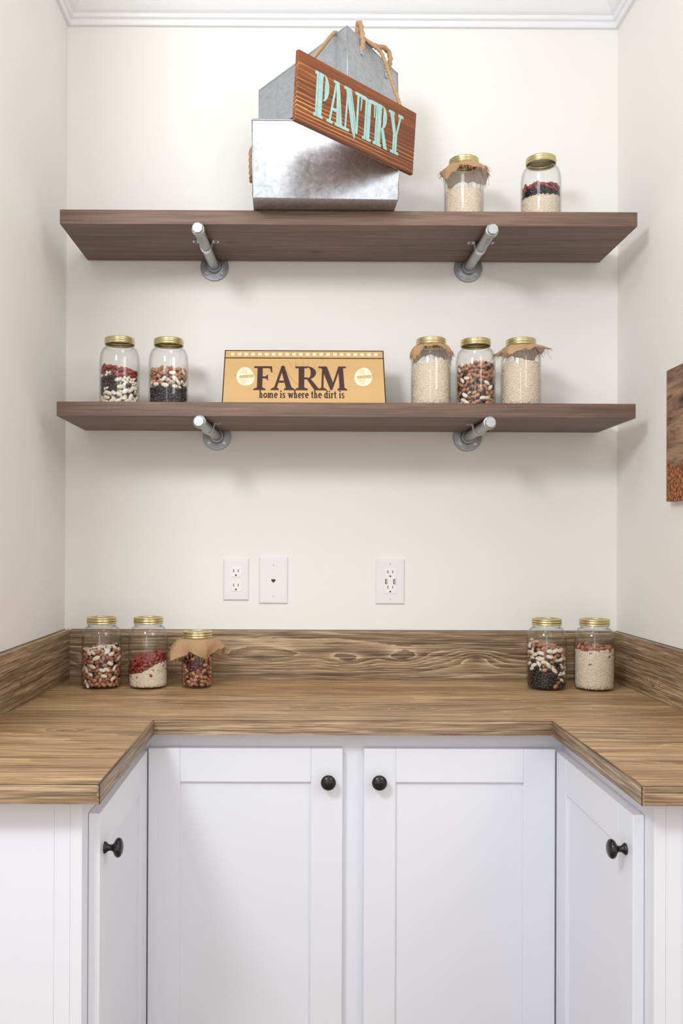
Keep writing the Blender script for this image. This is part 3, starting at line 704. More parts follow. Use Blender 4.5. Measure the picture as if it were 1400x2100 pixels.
def fill_beans(J, loc, pick, top, seed, desc, core='bean_core', zmin=0.0055, solo=True, dome=0.0):
    """pick(s, z, rnd) -> kind or None; s = -1..1 across the jar as seen from the front; top(s, c) -> fill height"""
    rnd = random.Random(seed); loc = Vector(loc); placed = []; rest = []
    grid = {}
    def ok(p, rad):
        g = 0.012; ci = (int(p.x // g), int(p.y // g), int(p.z // g))
        for dx in (-1, 0, 1):
            for dy in (-1, 0, 1):
                for dz in (-1, 0, 1):
                    for (q, rq) in grid.get((ci[0] + dx, ci[1] + dy, ci[2] + dz), ()):
                        if (p - q).length < (rad + rq): return False
        grid.setdefault(ci, []).append((p, rad)); return True
    hmax = max(top(s / 5, c / 5) for s in range(-5, 6) for c in range(-5, 6))
    for shell in range(2):
        n = 7000 if shell == 0 else 2500
        for _ in range(n):
            a = rnd.uniform(0, 2 * PI); z = rnd.uniform(zmin, hmax); s_ = math.cos(a); c_ = math.sin(a)
            if z > top(s_, c_): continue
            k = pick(s_, z, rnd)
            if not k: continue
            L, W, T = KIND[k][1]; sc = rnd.uniform(0.88, 1.1)
            rad = math.sqrt(L * W) * 0.5 * 0.80 * sc
            r = inner_r(J, z) - T * 0.55 - shell * 0.0075
            if z < zmin + W * 0.35: continue
            p = Vector((r * s_, r * c_, z))
            if not ok(p, rad if shell == 0 else rad * 0.95): continue
            nrm = Vector((s_, c_, rnd.uniform(-.35, .35))) + Vector((rnd.uniform(-.3, .3), rnd.uniform(-.3, .3), 0)) * (1 + shell)
            mt = Matrix.Translation(p) @ basis(nrm, rnd.gauss(0, 0.65) + (PI if rnd.random() < .5 else 0)) @ Matrix.Scale(sc, 4)
            placed.append((k, mt, shell == 0 and c_ < 0.15))
    for _ in range(1600):   # top surface
        a = rnd.uniform(0, 2 * PI); q = math.sqrt(rnd.random()); s_, c_ = math.cos(a) * q, math.sin(a) * q
        z = top(s_, c_) - rnd.uniform(-0.001, 0.003); k = pick(s_, z, rnd)
        if not k: continue
        L, W, T = KIND[k][1]; rad = math.sqrt(L * W) * 0.5 * 0.8; R = inner_r(J, z) - L * 0.45
        p = Vector((R * s_, R * c_, z))
        if not ok(p, rad): continue
        mt = Matrix.Translation(p) @ basis(Vector((rnd.uniform(-.5, .5), rnd.uniform(-.5, .5), 1)), rnd.uniform(0, 2 * PI))
        placed.append((k, mt, c_ < 0.3))
    bm = bmesh.new()
    W0 = Matrix.Translation(loc)
    for k, mt, front in placed:
        cap = 300
        if front and solo and k not in ('navy',) and used[k] < cap and not (k == 'black' and solo != 'all'):
            o = bpy.data.objects.new(KIND[k][0], BM[k]); C.objects.link(o); o.matrix_world = W0 @ mt; used[k] += 1
            tag(o, '%s bean in the %s' % (KIND[k][3], desc), 'bean', '%s beans in the %s' % (KIND[k][3], desc))
        else: rest.append((k, mt))
    # core that fills the middle of the jar
    segs = 24; hs = 6; rings = []
    for j in range(hs + 1):
        ring = []
        for i in range(segs):
            a = 2 * PI * i / segs; tz2 = max(zmin + 0.004, top(math.cos(a), math.sin(a)) - 0.007); z = zmin + 0.001 + (tz2 - zmin - 0.001) * j / hs
            r = inner_r(J, z) - 0.0125
            ring.append(bm.verts.new((r * math.cos(a), r * math.sin(a), z)))
        rings.append(ring)
    cv = bm.verts.new((0, 0, top(0, 0) - 0.006))
    for A, D in zip(rings, rings[1:]):
        for i in range(segs): bm.faces.new((A[i], A[(i + 1) % segs], D[(i + 1) % segs], D[i]))
    for i in range(segs): bm.faces.new((rings[-1][i], rings[-1][(i + 1) % segs], cv))
    bm.faces.new(rings[0])
    for k, mt in rest:
        me = BM[k]; vs = [bm.verts.new(mt @ v.co) for v in me.vertices]; mi = MATI.index(k)
        for p_ in me.polygons:
            f = bm.faces.new([vs[i] for i in p_.vertices]); f.material_index = mi; f.smooth = True
    o = obj('mixed_beans', bm, [M[core]] + [M[q] for q in MATI[1:]], loc=loc)
    tag(o, 'packed beans filling the %s' % desc, 'beans', 'bean fillings of the jars', 'stuff')
def grain_parts():
    vs = []; fs = []
    prof = [(-0.5, 0), (-0.36, 0.75), (0.0, 1.0), (0.36, 0.75), (0.5, 0)]; idx = []
    for x, r in prof:
        if r == 0: idx.append([len(vs)]); vs.append((x, 0, 0))
        else:
            idx.append([len(vs) + k for k in range(5)])
            for k in range(5): vs.append((x, r * math.cos(2 * PI * k / 5), r * math.sin(2 * PI * k / 5)))
    for A, D in zip(idx, idx[1:]):
        for k in range(5):
            j = (k + 1) % 5
            if len(A) == 1: fs.append((A[0], D[j], D[k]))
            elif len(D) == 1: fs.append((A[k], A[j], D[0]))
            else: fs.append((A[k], A[j], D[j], D[k]))
    return vs, fs
GV, GF = grain_parts()
def fill_rice(J, loc, top, seed, desc, count=4600, zmin=0.0055):
    rnd = random.Random(seed); V = []; F = []; MI = []
    segs, hs = 40, 8
    base = 0
    for j in range(hs + 1):
        for i in range(segs):
            a = 2 * PI * i / segs; tz2 = top(math.cos(a), math.sin(a)) - 0.0006; z = zmin + (tz2 - zmin) * j / hs; r = inner_r(J, z) - 0.0010
            V.append((r * math.cos(a), r * math.sin(a), z))
    for j in range(hs):
        for i in range(segs):
            k = (i + 1) % segs; F.append((j * segs + i, j * segs + k, (j + 1) * segs + k, (j + 1) * segs + i)); MI.append(1)
    V.append((0, 0, top(0, 0) - 0.0006)); cvi = len(V) - 1
    for i in range(segs): F.append((hs * segs + i, hs * segs + (i + 1) % segs, cvi)); MI.append(1)
    F.append(tuple(range(segs))[::-1]); MI.append(1)
    hmax = max(top(math.cos(i * .3), math.sin(i * .3)) for i in range(21))
    for n in range(count):
        if n % 4 == 0:
            a = rnd.uniform(0, 2 * PI); q = math.sqrt(rnd.random()); s_, c_ = math.cos(a) * q, math.sin(a) * q
            z = top(s_, c_); R = inner_r(J, z) - 0.003; p = Vector((R * s_, R * c_, z)); nrm = Vector((rnd.uniform(-.4, .4), rnd.uniform(-.4, .4), 1))
        else:
            a = rnd.uniform(0, 2 * PI); s_, c_ = math.cos(a), math.sin(a); z = rnd.uniform(zmin + 0.001, hmax)
            if z > top(s_, c_): continue
            r = inner_r(J, z) - 0.0008; p = Vector((r * s_, r * c_, z)); nrm = Vector((s_, c_, rnd.uniform(-.2, .2)))
        mt = Matrix.Translation(p) @ basis(nrm, rnd.gauss(0, 0.8)); L = rnd.uniform(0.0048, 0.0066); r_ = rnd.uniform(0.0008, 0.0010)
        b0 = len(V)
        for (x, y, z_) in GV: V.append(tuple(mt @ Vector((x * L, y * r_, z_ * r_ * 0.8))))
        for f in GF: F.append(tuple(b0 + i for i in f)); MI.append(0)
    me = bpy.data.meshes.new('rice'); me.from_pydata(V, [], F); me.materials.append(M['rice']); me.materials.append(M['rice_core'])
    me.polygons.foreach_set('material_index', MI); me.polygons.foreach_set('use_smooth', [True] * len(F)); me.update()
    o = bpy.data.objects.new('rice', me); C.objects.link(o); o.location = loc
    tag(o, 'white rice in the %s' % desc, 'rice', 'rice fillings of the jars', 'stuff')
def choose(rnd, **w):
    tot = sum(w.values()); q = rnd.random() * tot
    for k, v in w.items():
        q -= v
        if q <= 0: return k
    return k

flat = lambda h, tilt=0.0, back=0.0: (lambda s, c: h + tilt * s + back * c)
# --- on the worktop
JY = -0.158
d = 'clear jar of brown and white mixed beans nearest the corner of the short backsplash'
P = (-0.5150, JY, ZC); jar('glass jar three fifths full of brown, white and black beans near the worktop corner', QUART, *P)
fill_beans(QUART, P, lambda s, z, r: choose(r, pinto=0.62, lima=0.38 if z < 0.088 else 1.1, black=0.06), flat(0.100, 0.004, 0.006), 11, 'bean jar near the worktop corner', solo='all')
P = (-0.3965, JY + 0.004, ZC); jar('glass jar with red kidney beans poured over white rice', QUART, *P)
rt = lambda s, c: 0.050 + 0.016 * s + 0.004 * math.sin(3 * s + c)
fill_rice(QUART, P, rt, 21, 'jar topped with kidney beans beside the burlap pint jar', 3600)
def pk(s, z, r):
    lim = rt(s, 0)
    if z > lim + 0.004: return 'kidney'
    if z > lim - 0.024 and r.random() < 0.03: return 'kidney'
    return None
fill_beans(QUART, P, pk, flat(0.080, 0.010, 0.004), 22, 'jar of kidney beans over rice', core='kidney', zmin=0.0055)
P = (-0.2715, JY + 0.010, ZC); jar('small glass jar of brown and dark red beans with a burlap collar', PINT, *P,
    cover=dict(seed=5, half=0.080, rot=-0.20, droop=1.65, spread=0.80))
fill_beans(PINT, P, lambda s, z, r: choose(r, pinto=0.8 if z < 0.05 else 0.35, darkred=0.2 if z < 0.05 else 0.6), flat(0.088), 31, 'small jar under the burlap collar')
P = (0.6245, JY + 0.004, ZC); jar('glass jar of brown beans over white limas and black beans', QUART, *P)
def pk(s, z, r):
    b = 0.090 - 0.014 * s + 0.01 * math.sin(5 * s)
    if z > b: return choose(r, pinto=0.9, lima=0.1)
    if z < 0.044 - 0.010 * s and s < 0.2: return choose(r, black=0.97, lima=0.03)
    if z < 0.030 and s >= 0.2: return choose(r, lima=0.5, black=0.4, pinto=0.1)
    return choose(r, lima=0.66, pinto=0.22, black=0.12)
fill_beans(QUART, P, pk, flat(0.110, -0.010, 0.004), 41, 'jar of brown, white and black layers on the worktop')
P = (0.7440, JY - 0.006, ZC); jar('glass jar of white rice with a thin layer of red beans on top', QUART, *P)
rt5 = flat(0.103, 0.002)
fill_rice(QUART, P, rt5, 51, 'jar beside the knotted backsplash', 4800)
fill_beans(QUART, P, lambda s, z, r: (('kidney' if r.random() < 0.5 else 'pinto') if z > 0.100 else ('darkred' if r.random() < 0.004 else None)), flat(0.109, -0.002, 0.003), 52, 'rice jar beside the knotted backsplash', core='rice_core', zmin=0.05)
# --- on the FARM shelf
LY = -0.168
P = (-0.4700, LY, S2); jar('glass jar of layered white, black and red beans at the end of the FARM shelf', QUART, *P)
def pk(s, z, r):
    if z < 0.044 + 0.008 * s: return 'lima'
    if s < 0.1:
        if z < 0.078: return choose(r, black=0.95, navy=0.05)
        if z < 0.087: return choose(r, navy=0.9, kidney=0.1)
        return 'kidney'
    if z < 0.058 and s > 0.55: return choose(r, black=0.8, navy=0.2)
    if z < 0.074: return choose(r, navy=0.55, lima=0.45)
    return 'kidney'
fill_beans(QUART, P, pk, flat(0.099, -0.005), 61, 'layered jar at the end of the FARM shelf')
P = (-0.3465, LY + 0.008, S2); jar('glass jar of black beans below white and brown beans, next to the FARM sign', QUART, *P)
def pk(s, z, r):
    if z < 0.052: return 'black'
    if z < 0.075: return choose(r, lima=0.85, pinto=0.1)
    return choose(r, pinto=0.62, lima=0.3, darkred=0.1)
fill_beans(QUART, P, pk, flat(0.100), 71, 'jar with a black layer next to the FARM sign')
P = (0.3225, LY - 0.006, S2); jar('glass jar full of rice with a burlap collar, next to the FARM sign', QUART, *P,
    cover=dict(seed=8, half=0.064, rot=-0.25, droop=1.05, spread=0.92, lift=lambda a: 1 + 0.25 * max(0, -math.cos(a))))
fill_rice(QUART, P, flat(0.116, 0.006), 81, 'burlap collared jar next to the FARM sign')
P = (0.4375, LY, S2); jar('glass jar of mixed brown, white and black beans between two rice jars', QUART, *P)
fill_beans(QUART, P, lambda s, z, r: choose(r, pinto=0.60, lima=0.24, black=0.10), flat(0.114, 0.003), 91, 'mixed bean jar between two rice jars', solo='all')
P = (0.5520, LY - 0.004, S2); jar('rice jar with a frayed burlap collar at the end of the FARM shelf', QUART, *P,
    cover=dict(seed=15, half=0.060, rot=0.10, droop=0.95, spread=0.95, lift=lambda a: 1 + 0.3 * max(0, -math.cos(a))))
fill_rice(QUART, P, flat(0.118), 101, 'frayed burlap jar at the end of the FARM shelf')
# --- on the bin shelf
P = (0.4080, LY + 0.010, S1); jar('glass jar of rice with a burlap collar on the bin shelf', QUART, *P,
    cover=dict(seed=23, half=0.064, rot=-0.35, droop=1.05, spread=0.92, lift=lambda a: 1 + 0.35 * max(0, -math.cos(a))))
fill_rice(QUART, P, flat(0.094), 111, 'burlap collared jar on the bin shelf')
P = (0.6030, LY, S1); jar('glass jar of red and black beans layered over rice on the bin shelf', QUART, *P)
rt7 = flat(0.072, 0.001)
fill_rice(QUART, P, rt7, 121, 'layered jar on the bin shelf')
fill_beans(QUART, P, lambda s, z, r: (None if z < 0.071 else ('black' if z < 0.089 else 'kidney')), flat(0.103, 0.0), 122, 'layered jar on the bin shelf', core='black', zmin=0.068)

# ------------------------------------------------------------------ lettering
def arc(cx, cy, rx, ry, a0, a1, w0, w1=None, n=12):
    """stroke along an ellipse, width w0 at the ends and w1 in the middle; returns quads"""
    w1 = w0 if w1 is None else w1; out = []; pr = None
    for i in range(n + 1):
        t = i / n; a = math.radians(a0 + (a1 - a0) * t); wd = w0 + (w1 - w0) * math.sin(PI * t)
        p_ = ((cx + (rx - wd) * math.cos(a), cy + (ry - wd * (w0 / w1 if w1 > 0 else 1)) * math.sin(a)), (cx + rx * math.cos(a), cy + ry * math.sin(a)))
        if pr: out.append([pr[0], pr[1], p_[1], p_[0]])
        pr = p_
    return out
def R(x0, x1, y0, y1): return [(x0, y0), (x1, y0), (x1, y1), (x0, y1)]
def SF(x0, x1, a0, a1, y, up, h=0.065):
    """slab serif at y joining a stem a0..a1"""
    s = 1 if up else -1
    return [[(x0, y), (x1, y), (x1, y - s * h * 0.55), (a1, y - s * h * 1.5), (a0, y - s * h * 1.5), (x0, y - s * h * 0.55)]]
G = {}
G['F'] = (0.80, [R(0.17, 0.38, 0.03, 0.97), R(0.03, 0.76, 0.925, 1.0), R(0.38, 0.58, 0.49, 0.565), [(0.68, 0.93), (0.77, 1.0), (0.79, 0.74), (0.75, 0.74)], [(0.55, 0.50), (0.61, 0.66), (0.61, 0.40), (0.55, 0.50)][:3], [(0.52, 0.49), (0.61, 0.40), (0.61, 0.66), (0.52, 0.565)]]
          + SF(0.02, 0.52, 0.17, 0.38, 0.0, False))
G['A'] = (1.02, [[(0.14, 0.03), (0.25, 0.03), (0.53, 0.93), (0.46, 1.0)], [(0.46, 1.02), (0.58, 1.02), (0.93, 0.03), (0.68, 0.03), (0.46, 0.82)], R(0.28, 0.72, 0.31, 0.385)]
          + SF(0.02, 0.36, 0.13, 0.26, 0.0, False) + SF(0.58, 1.03, 0.68, 0.92, 0.0, False))
G['R'] = (1.06, [R(0.15, 0.36, 0.03, 0.97), R(0.02, 0.48, 0.925, 1.0), R(0.36, 0.50, 0.455, 0.525), [(0.44, 0.50), (0.60, 0.48), (0.92, 0.06), (1.08, 0.05), (1.08, 0.0), (0.82, 0.0), (0.74, 0.03)]]
          + arc(0.46, 0.727, 0.36, 0.273, -90, 90, 0.075, 0.21) + SF(0.02, 0.50, 0.15, 0.36, 0.0, False))
G['M'] = (1.38, [[(0.15, 0.03), (0.24, 0.03), (0.28, 0.97), (0.20, 0.97)], [(0.14, 1.0), (0.42, 1.0), (0.74, 0.24), (0.66, 0.0), (0.58, 0.03)], [(0.60, 0.03), (0.67, 0.0), (1.10, 1.0), (0.99, 1.0)], [(0.98, 1.0), (1.20, 1.0), (1.26, 0.03), (1.03, 0.03)], R(0.02, 0.30, 0.935, 1.0), R(1.05, 1.34, 0.935, 1.0)]
          + SF(0.02, 0.38, 0.15, 0.24, 0.0, False) + SF(0.92, 1.38, 1.03, 1.26, 0.0, False))
T_ = {}
sw_ = 0.13
def st(x, y0=0.0, y1=0.6): return [R(x, x + sw_, y0, y1), R(x - 0.06, x + sw_ + 0.06, 0, 0.05), R(x - 0.06, x + sw_ * 0.5, y1 - 0.05, y1)]
T_['h'] = (0.62, st(0.10, 0, 0.97) + arc(0.29, 0.36, 0.19, 0.25, 0, 150, 0.10, 0.12) + [R(0.36, 0.48, 0, 0.38), R(0.31, 0.54, 0, 0.05)])
T_['o'] = (0.58, arc(0.29, 0.30, 0.26, 0.31, 0, 360, 0.11, 0.13, 20))
T_['m'] = (0.95, st(0.10) + arc(0.28, 0.36, 0.18, 0.25, 0, 150, 0.10, 0.12) + [R(0.34, 0.46, 0, 0.38), R(0.29, 0.52, 0, 0.05)] + arc(0.61, 0.36, 0.18, 0.25, 0, 150, 0.10, 0.12) + [R(0.67, 0.79, 0, 0.38), R(0.62, 0.86, 0, 0.05)])
T_['e'] = (0.55, arc(0.29, 0.30, 0.25, 0.31, 0, 310, 0.11, 0.13, 18) + [R(0.10, 0.53, 0.28, 0.35)])
T_['i'] = (0.34, st(0.10) + [R(0.09, 0.24, 0.74, 0.89)])
T_['s'] = (0.48, arc(0.25, 0.44, 0.19, 0.17, 30, 270, 0.09, 0.10) + arc(0.23, 0.17, 0.20, 0.18, -150, 90, 0.09, 0.11))
T_['w'] = (0.86, [[(0.06, 0.6), (0.20, 0.6), (0.34, 0.0), (0.24, 0.0)], [(0.26, 0.0), (0.34, 0.0), (0.47, 0.6), (0.38, 0.6)], [(0.36, 0.6), (0.50, 0.6), (0.64, 0.0), (0.54, 0.0)], [(0.56, 0.0), (0.64, 0.0), (0.80, 0.6), (0.72, 0.6)], R(0.0, 0.26, 0.55, 0.6), R(0.66, 0.86, 0.55, 0.6)])
T_['r'] = (0.46, st(0.10) + arc(0.30, 0.40, 0.15, 0.20, 30, 150, 0.09, 0.12))
T_['t'] = (0.42, [R(0.12, 0.25, 0.08, 0.80), R(0.03, 0.38, 0.54, 0.60)] + arc(0.26, 0.14, 0.14, 0.14, 180, 320, 0.09, 0.11))
T_['d'] = (0.62, [R(0.38, 0.51, 0.0, 0.97), R(0.30, 0.45, 0.92, 0.97), R(0.45, 0.58, 0, 0.05)] + arc(0.27, 0.30, 0.23, 0.31, 0, 360, 0.11, 0.13, 20))
T_[' '] = (0.30, [])
def polys(bm, ps, ox, oz, sx, sz, y0, y1):
    for i, q in enumerate(ps): prism(bm, [(ox + x * sx, oz + y * sz) for x, y in q], y0 - i * 0.000012, y1)

# ------------------------------------------------------------------ FARM sign (leaning back on a strut)
def farm_sign():
    Wd, Hh = 0.412, 0.178
    t = thing('farm_sign', 'tan wooden sign reading FARM home is where the dirt is', 'sign', (0.0, -0.206, S2 + 0.0048))
    t.rotation_euler = (math.radians(-28.5), 0, 0)
    hw = Wd / 2
    obj('board', B(-hw, hw, 0.0, 0.009, 0, Hh, bev=0.0006), M['tan'], t)
    bm = bmesh.new()
    for a in ((-hw - 0.0004, -hw + 0.0022, 0, Hh), (hw - 0.0022, hw + 0.0004, 0, Hh), (-hw, hw, Hh - 0.0022, Hh + 0.0004), (-hw, hw, 0.0, 0.0016)):
        box(bm, a[0], a[1], -0.0003, 0.0092, a[2], a[3])
    obj('dark_border', bm, M['ink_line'], t)
    obj('dark_line', B(-hw, hw, -0.0003, 0.001, Hh - 0.0270, Hh - 0.0240), M['ink_line'], t)
    for i in range(22):
        x = -0.1855 + i * 0.3715 / 21
        obj('white_square', B(x - 0.0047, x + 0.0047, -0.0003, 0.001, Hh - 0.0172, Hh - 0.0088), M['cream'], t)
    # thin rays behind the lettering
    bm = bmesh.new()
    for a in (-62, -48, -34, -20, -8, 8, 20, 34, 48, 62):
        ca, sa = math.sin(math.radians(a)), math.cos(math.radians(a)); r0, r1 = 0.055, (0.076 if abs(a) < 40 else 0.09)
        p0 = Vector((ca * r0 - 0.012, Hh - 0.110 + sa * r0)); p1 = Vector((ca * r1 - 0.012, Hh - 0.110 + sa * r1)); n = Vector((sa, -ca)) * 0.0006
        if p1.y < Hh - 0.028: prism(bm, [tuple(p0 - n), tuple(p1 - n), tuple(p1 + n), tuple(p0 + n)], -0.0002, 0.0005)
    for s in range(6):
        x = -0.052 + s * 0.006; prism(bm, [(x, Hh - 0.060 - s * 0.010), (x + 0.001, Hh - 0.060 - s * 0.010), (x + 0.016, Hh - 0.085 - s * 0.008), (x + 0.015, Hh - 0.085 - s * 0.008)], -0.0002, 0.0005)
    obj('printed_rays', bm, M['ochre'], t)
    for s, cx in ((-1, -0.1500), (1, 0.1515)):
        bm = bmesh.new(); pl = []
        for i in range(36):
            a = 2 * PI * i / 36; z = math.sin(a); x = math.cos(a) * (1 - 0.10 * z)
            pl.append((cx + 0.0228 * x - s * 0.002 * z * -1, Hh - 0.0860 + 0.0300 * z))
        prism(bm, pl, -0.0003, 0.0005); eg = obj('egg_emblem', bm, M['cream'], t)
        bm = bmesh.new()
        for k in range(6):
            x = cx - 0.0170 + k * 0.0062; z = Hh - 0.0880 + k * 0.0006
            for u in (-1, 1): prism(bm, [(x, z), (x + 0.0035, z + u * 0.0042), (x + 0.0085, z + u * 0.0046), (x + 0.0050, z + u * 0.0008)], -0.0006, -0.0002)
        for k in range(4):
            for u in (-1, 1):
                z = Hh - 0.0860 + u * (0.009 + 0.004 * k) + 0.002; x0 = cx - 0.014 + 0.002 * k
                prism(bm, [(x0, z + 0.003 * u), (x0 + 0.020 - 0.003 * k, z - 0.003), (x0 + 0.020 - 0.003 * k, z - 0.0036), (x0, z + 0.003 * u - 0.0008)], -0.0006, -0.0002)
        obj('wheat_ear', bm, M['ochre'], eg)
        obj('ochre_dot', lathe([(0, 0.0003), (0.0020, 0.0003), (0.0020, 0)], 14, M=Matrix.Translation((cx + s * 0.0250, 0, Hh - 0.084)) @ RX), M['ochre'], t)
    cap = 0.0755; zb_ = Hh - 0.1290; xs = {'F': (-0.1290, 0.0480), 'A': (-0.0850, 0.0600), 'R': (-0.0230, 0.0690), 'M': (0.0365, 0.0720)}
    for ch, (x, wd) in xs.items():
        gw, ps = G[ch]; k = wd / gw
        bm = bmesh.new(); polys(bm, ps, x, zb_, k, cap, -0.0009, -0.0003); l = obj('letter', bm, M['ink'], t)
        bm = bmesh.new(); polys(bm, ps, x - 0.0014, zb_ - 0.0016, k * 1.035, cap * 1.03, -0.0004, 0.0002); obj('letter_outline', bm, M['ink2'], l)
    bm = bmesh.new(); txt = 'home is where the dirt is'; tot = sum(T_[c][0] for c in txt); sx = 0.2160 / tot; x = -0.1140
    for c in txt:
        polys(bm, T_[c][1], x, Hh - 0.1548, sx, 0.0260, -0.0008, -0.0002); polys(bm, T_[c][1], x + 0.0006, Hh - 0.1548, sx, 0.0260, -0.0008, -0.0002); x += T_[c][0] * sx
    obj('tagline_lettering', bm, M['ink'], t)
    # strut behind
    ang = math.radians(28.5)
    bm = bmesh.new(); top = Vector((0, 0.009, 0.120)); foot_w = Vector((0, 0.075, 0.0))
    Ri = Matrix.Rotation(ang, 4, 'X'); fl = Ri @ Vector((0, 0.115, 0.001))
    for a, b_ in (((-0.03, top), (-0.03, fl)),):
        vs = []
        for p_, n in ((top, 0), (fl, 1)):
            for xx in (-0.025, 0.025):
                for dy in (0.0, 0.004): vs.append(bm.verts.new((xx, p_.y + dy, p_.z)))
        for q in ((0, 1, 3, 2), (4, 6, 7, 5), (0, 2, 6, 4), (1, 5, 7, 3), (0, 4, 5, 1), (2, 3, 7, 6)): bm.faces.new([vs[i] for i in q])
    obj('easel_strut', bm, M['tan'], t)
farm_sign()

# ------------------------------------------------------------------ metal bins
def bin_parts(t, w_, d_, h_, m, flare=0.004):
    """open sheet-metal bin: x 0..w, y 0..d, z 0..h; wall 1.2 mm"""
    bm = bmesh.new(); th = 0.0012; f = flare
    def ring(o, z, q): return [bm.verts.new(p_) for p_ in ((-q + o, -q + o, z), (w_ + q - o, -q + o, z), (w_ + q - o, d_ + q - o, z), (-q + o, d_ + q - o, z))]
    rs = [ring(0, 0, 0), ring(0, h_, f), ring(th, h_, f), ring(th, th, 0)]
    for A, D in zip(rs, rs[1:]):
        for i in range(4): bm.faces.new((A[i], A[(i + 1) % 4], D[(i + 1) % 4], D[i]))
    bm.faces.new(rs[0]); bm.faces.new(rs[-1])
    obj('body', bm, m, t)
    rim = []
    q = f
    pts = [(-q, -q), (w_ + q, -q), (w_ + q, d_ + q), (-q, d_ + q)]
    bm = bmesh.new()
    for i in range(4):
        a, b_ = pts[i], pts[(i + 1) % 4]; tube([(a[0], a[1], h_ - 0.001), (b_[0], b_[1], h_ - 0.001)], 0.0022, 8, bm)
    obj('rolled_rim', bm, m, t, smooth=math.radians(50))
    for x, y in ((0, 0), (w_, 0), (w_, d_), (0, d_)):
        qx = -q if x == 0 else q; qy = -q if y == 0 else q
        obj('corner_seam', tube([(x, y, 0.001), (x + qx, y + qy, h_ - 0.001)], 0.0012, 6), m, t, smooth=True)
def rope(name, pts, r, par, lob=3):
    P = resample(smooth_path(pts, 10), r * 0.55)
    return obj(name, tube(P, r, 15, lobes=lob, pitch=r * 9, depth=0.22), M['rope'], par, smooth=True)
lb = thing('metal_bin', 'rectangular shiny galvanised bin with rope handles standing on the shelf', 'bin', (-0.1212, -0.3640, S1 + 0.0006), math.radians(1.6), 'galvanised metal bins on the shelf')
BW, BD, BH = 0.340, 0.205, 0.1815
bin_parts(lb, BW, BD, BH, M['galv'], 0.0020)
for sx, x0 in ((-1, -0.001), (1, BW + 0.001)):
    pts = [(x0 - sx * 0.012, 0.060, BH - 0.040), (x0 + sx * 0.004, 0.060, BH - 0.042), (x0 + sx * 0.006, 0.064, BH - 0.060), (x0 + sx * 0.006, 0.085, BH - 0.095), (x0 + sx * 0.006, 0.118, BH - 0.095), (x0 + sx * 0.006, 0.140, BH - 0.060), (x0 + sx * 0.004, 0.145, BH - 0.042), (x0 - sx * 0.012, 0.145, BH - 0.040)]
    rope('rope_handle', pts, 0.0048, lb)
# smaller bin tipped back on top, one corner towards the room
AL, BE = math.radians(15.5), math.radians(43.0)
e3 = Vector((0, math.sin(AL), math.cos(AL))); X_ = Vector((1, 0, 0)); Yt = Vector((0, math.cos(AL), -math.sin(AL)))
e1 = -math.cos(BE) * X_ + math.sin(BE) * Yt; e2 = math.sin(BE) * X_ + math.cos(BE) * Yt
UW, UD, UH = 0.192, 0.290, 0.150
CT = Vector((0.0966, -0.370, 2.4868))
CB = CT - e3 * UH
ub = thing('metal_bin', 'smaller dull galvanised bin tipped back with one corner forward behind the PANTRY sign', 'bin', group='galvanised metal bins on the shelf')
ub.matrix_world = Matrix((e2, e1, e3)).transposed().to_4x4(); ub.matrix_world = Matrix.Translation(CB) @ ub.matrix_world
bin_parts(ub, UW, UD, UH, M['galv_dull'], 0.001)
hz = UH
K = 0.92
pts = [(0.056, 0.008, hz - 0.032), (0.056, -0.004, hz - 0.029), (0.054, -0.007, hz - 0.010), (0.047, -0.006, hz + 0.036), (0.050, 0.006, hz + 0.040), (0.062, 0.007, hz + 0.012), (0.084, -0.003, hz + 0.006), (0.112, -0.007, hz + 0.012), (0.148, -0.008, hz + 0.030), (0.168, -0.008, hz + 0.020), (0.164, -0.008, hz - 0.010), (0.158, -0.005, hz - 0.026), (0.158, 0.008, hz - 0.028)]
rope('rope_handle', [(a * K, b, c) for a, b, c in pts], 0.0060, ub)
for x in (0.056 * K, 0.158 * K):
    c = obj('handle_clip', B(x - 0.0055, x + 0.0055, -0.0042, -0.0010, hz - 0.046, hz - 0.022, bev=0.0010), M['zinc'], ub)
    obj('rivet', lathe([(0, 0.0016), (0.002, 0.0012), (0.003, 0)], 12, M=Matrix.Translation((x, -0.0042, hz - 0.041)) @ RX), M['flange'], c, smooth=True)
pts = [(0.050, UD - 0.008, hz - 0.030), (0.050, UD + 0.006, hz - 0.028), (0.060, UD + 0.009, hz - 0.050), (0.085, UD + 0.009, hz - 0.070), (0.120, UD + 0.009, hz - 0.070), (0.146, UD + 0.009, hz - 0.050), (0.156, UD + 0.006, hz - 0.028), (0.156, UD - 0.008, hz - 0.030)]
rope('rope_handle', pts, 0.0060, ub)

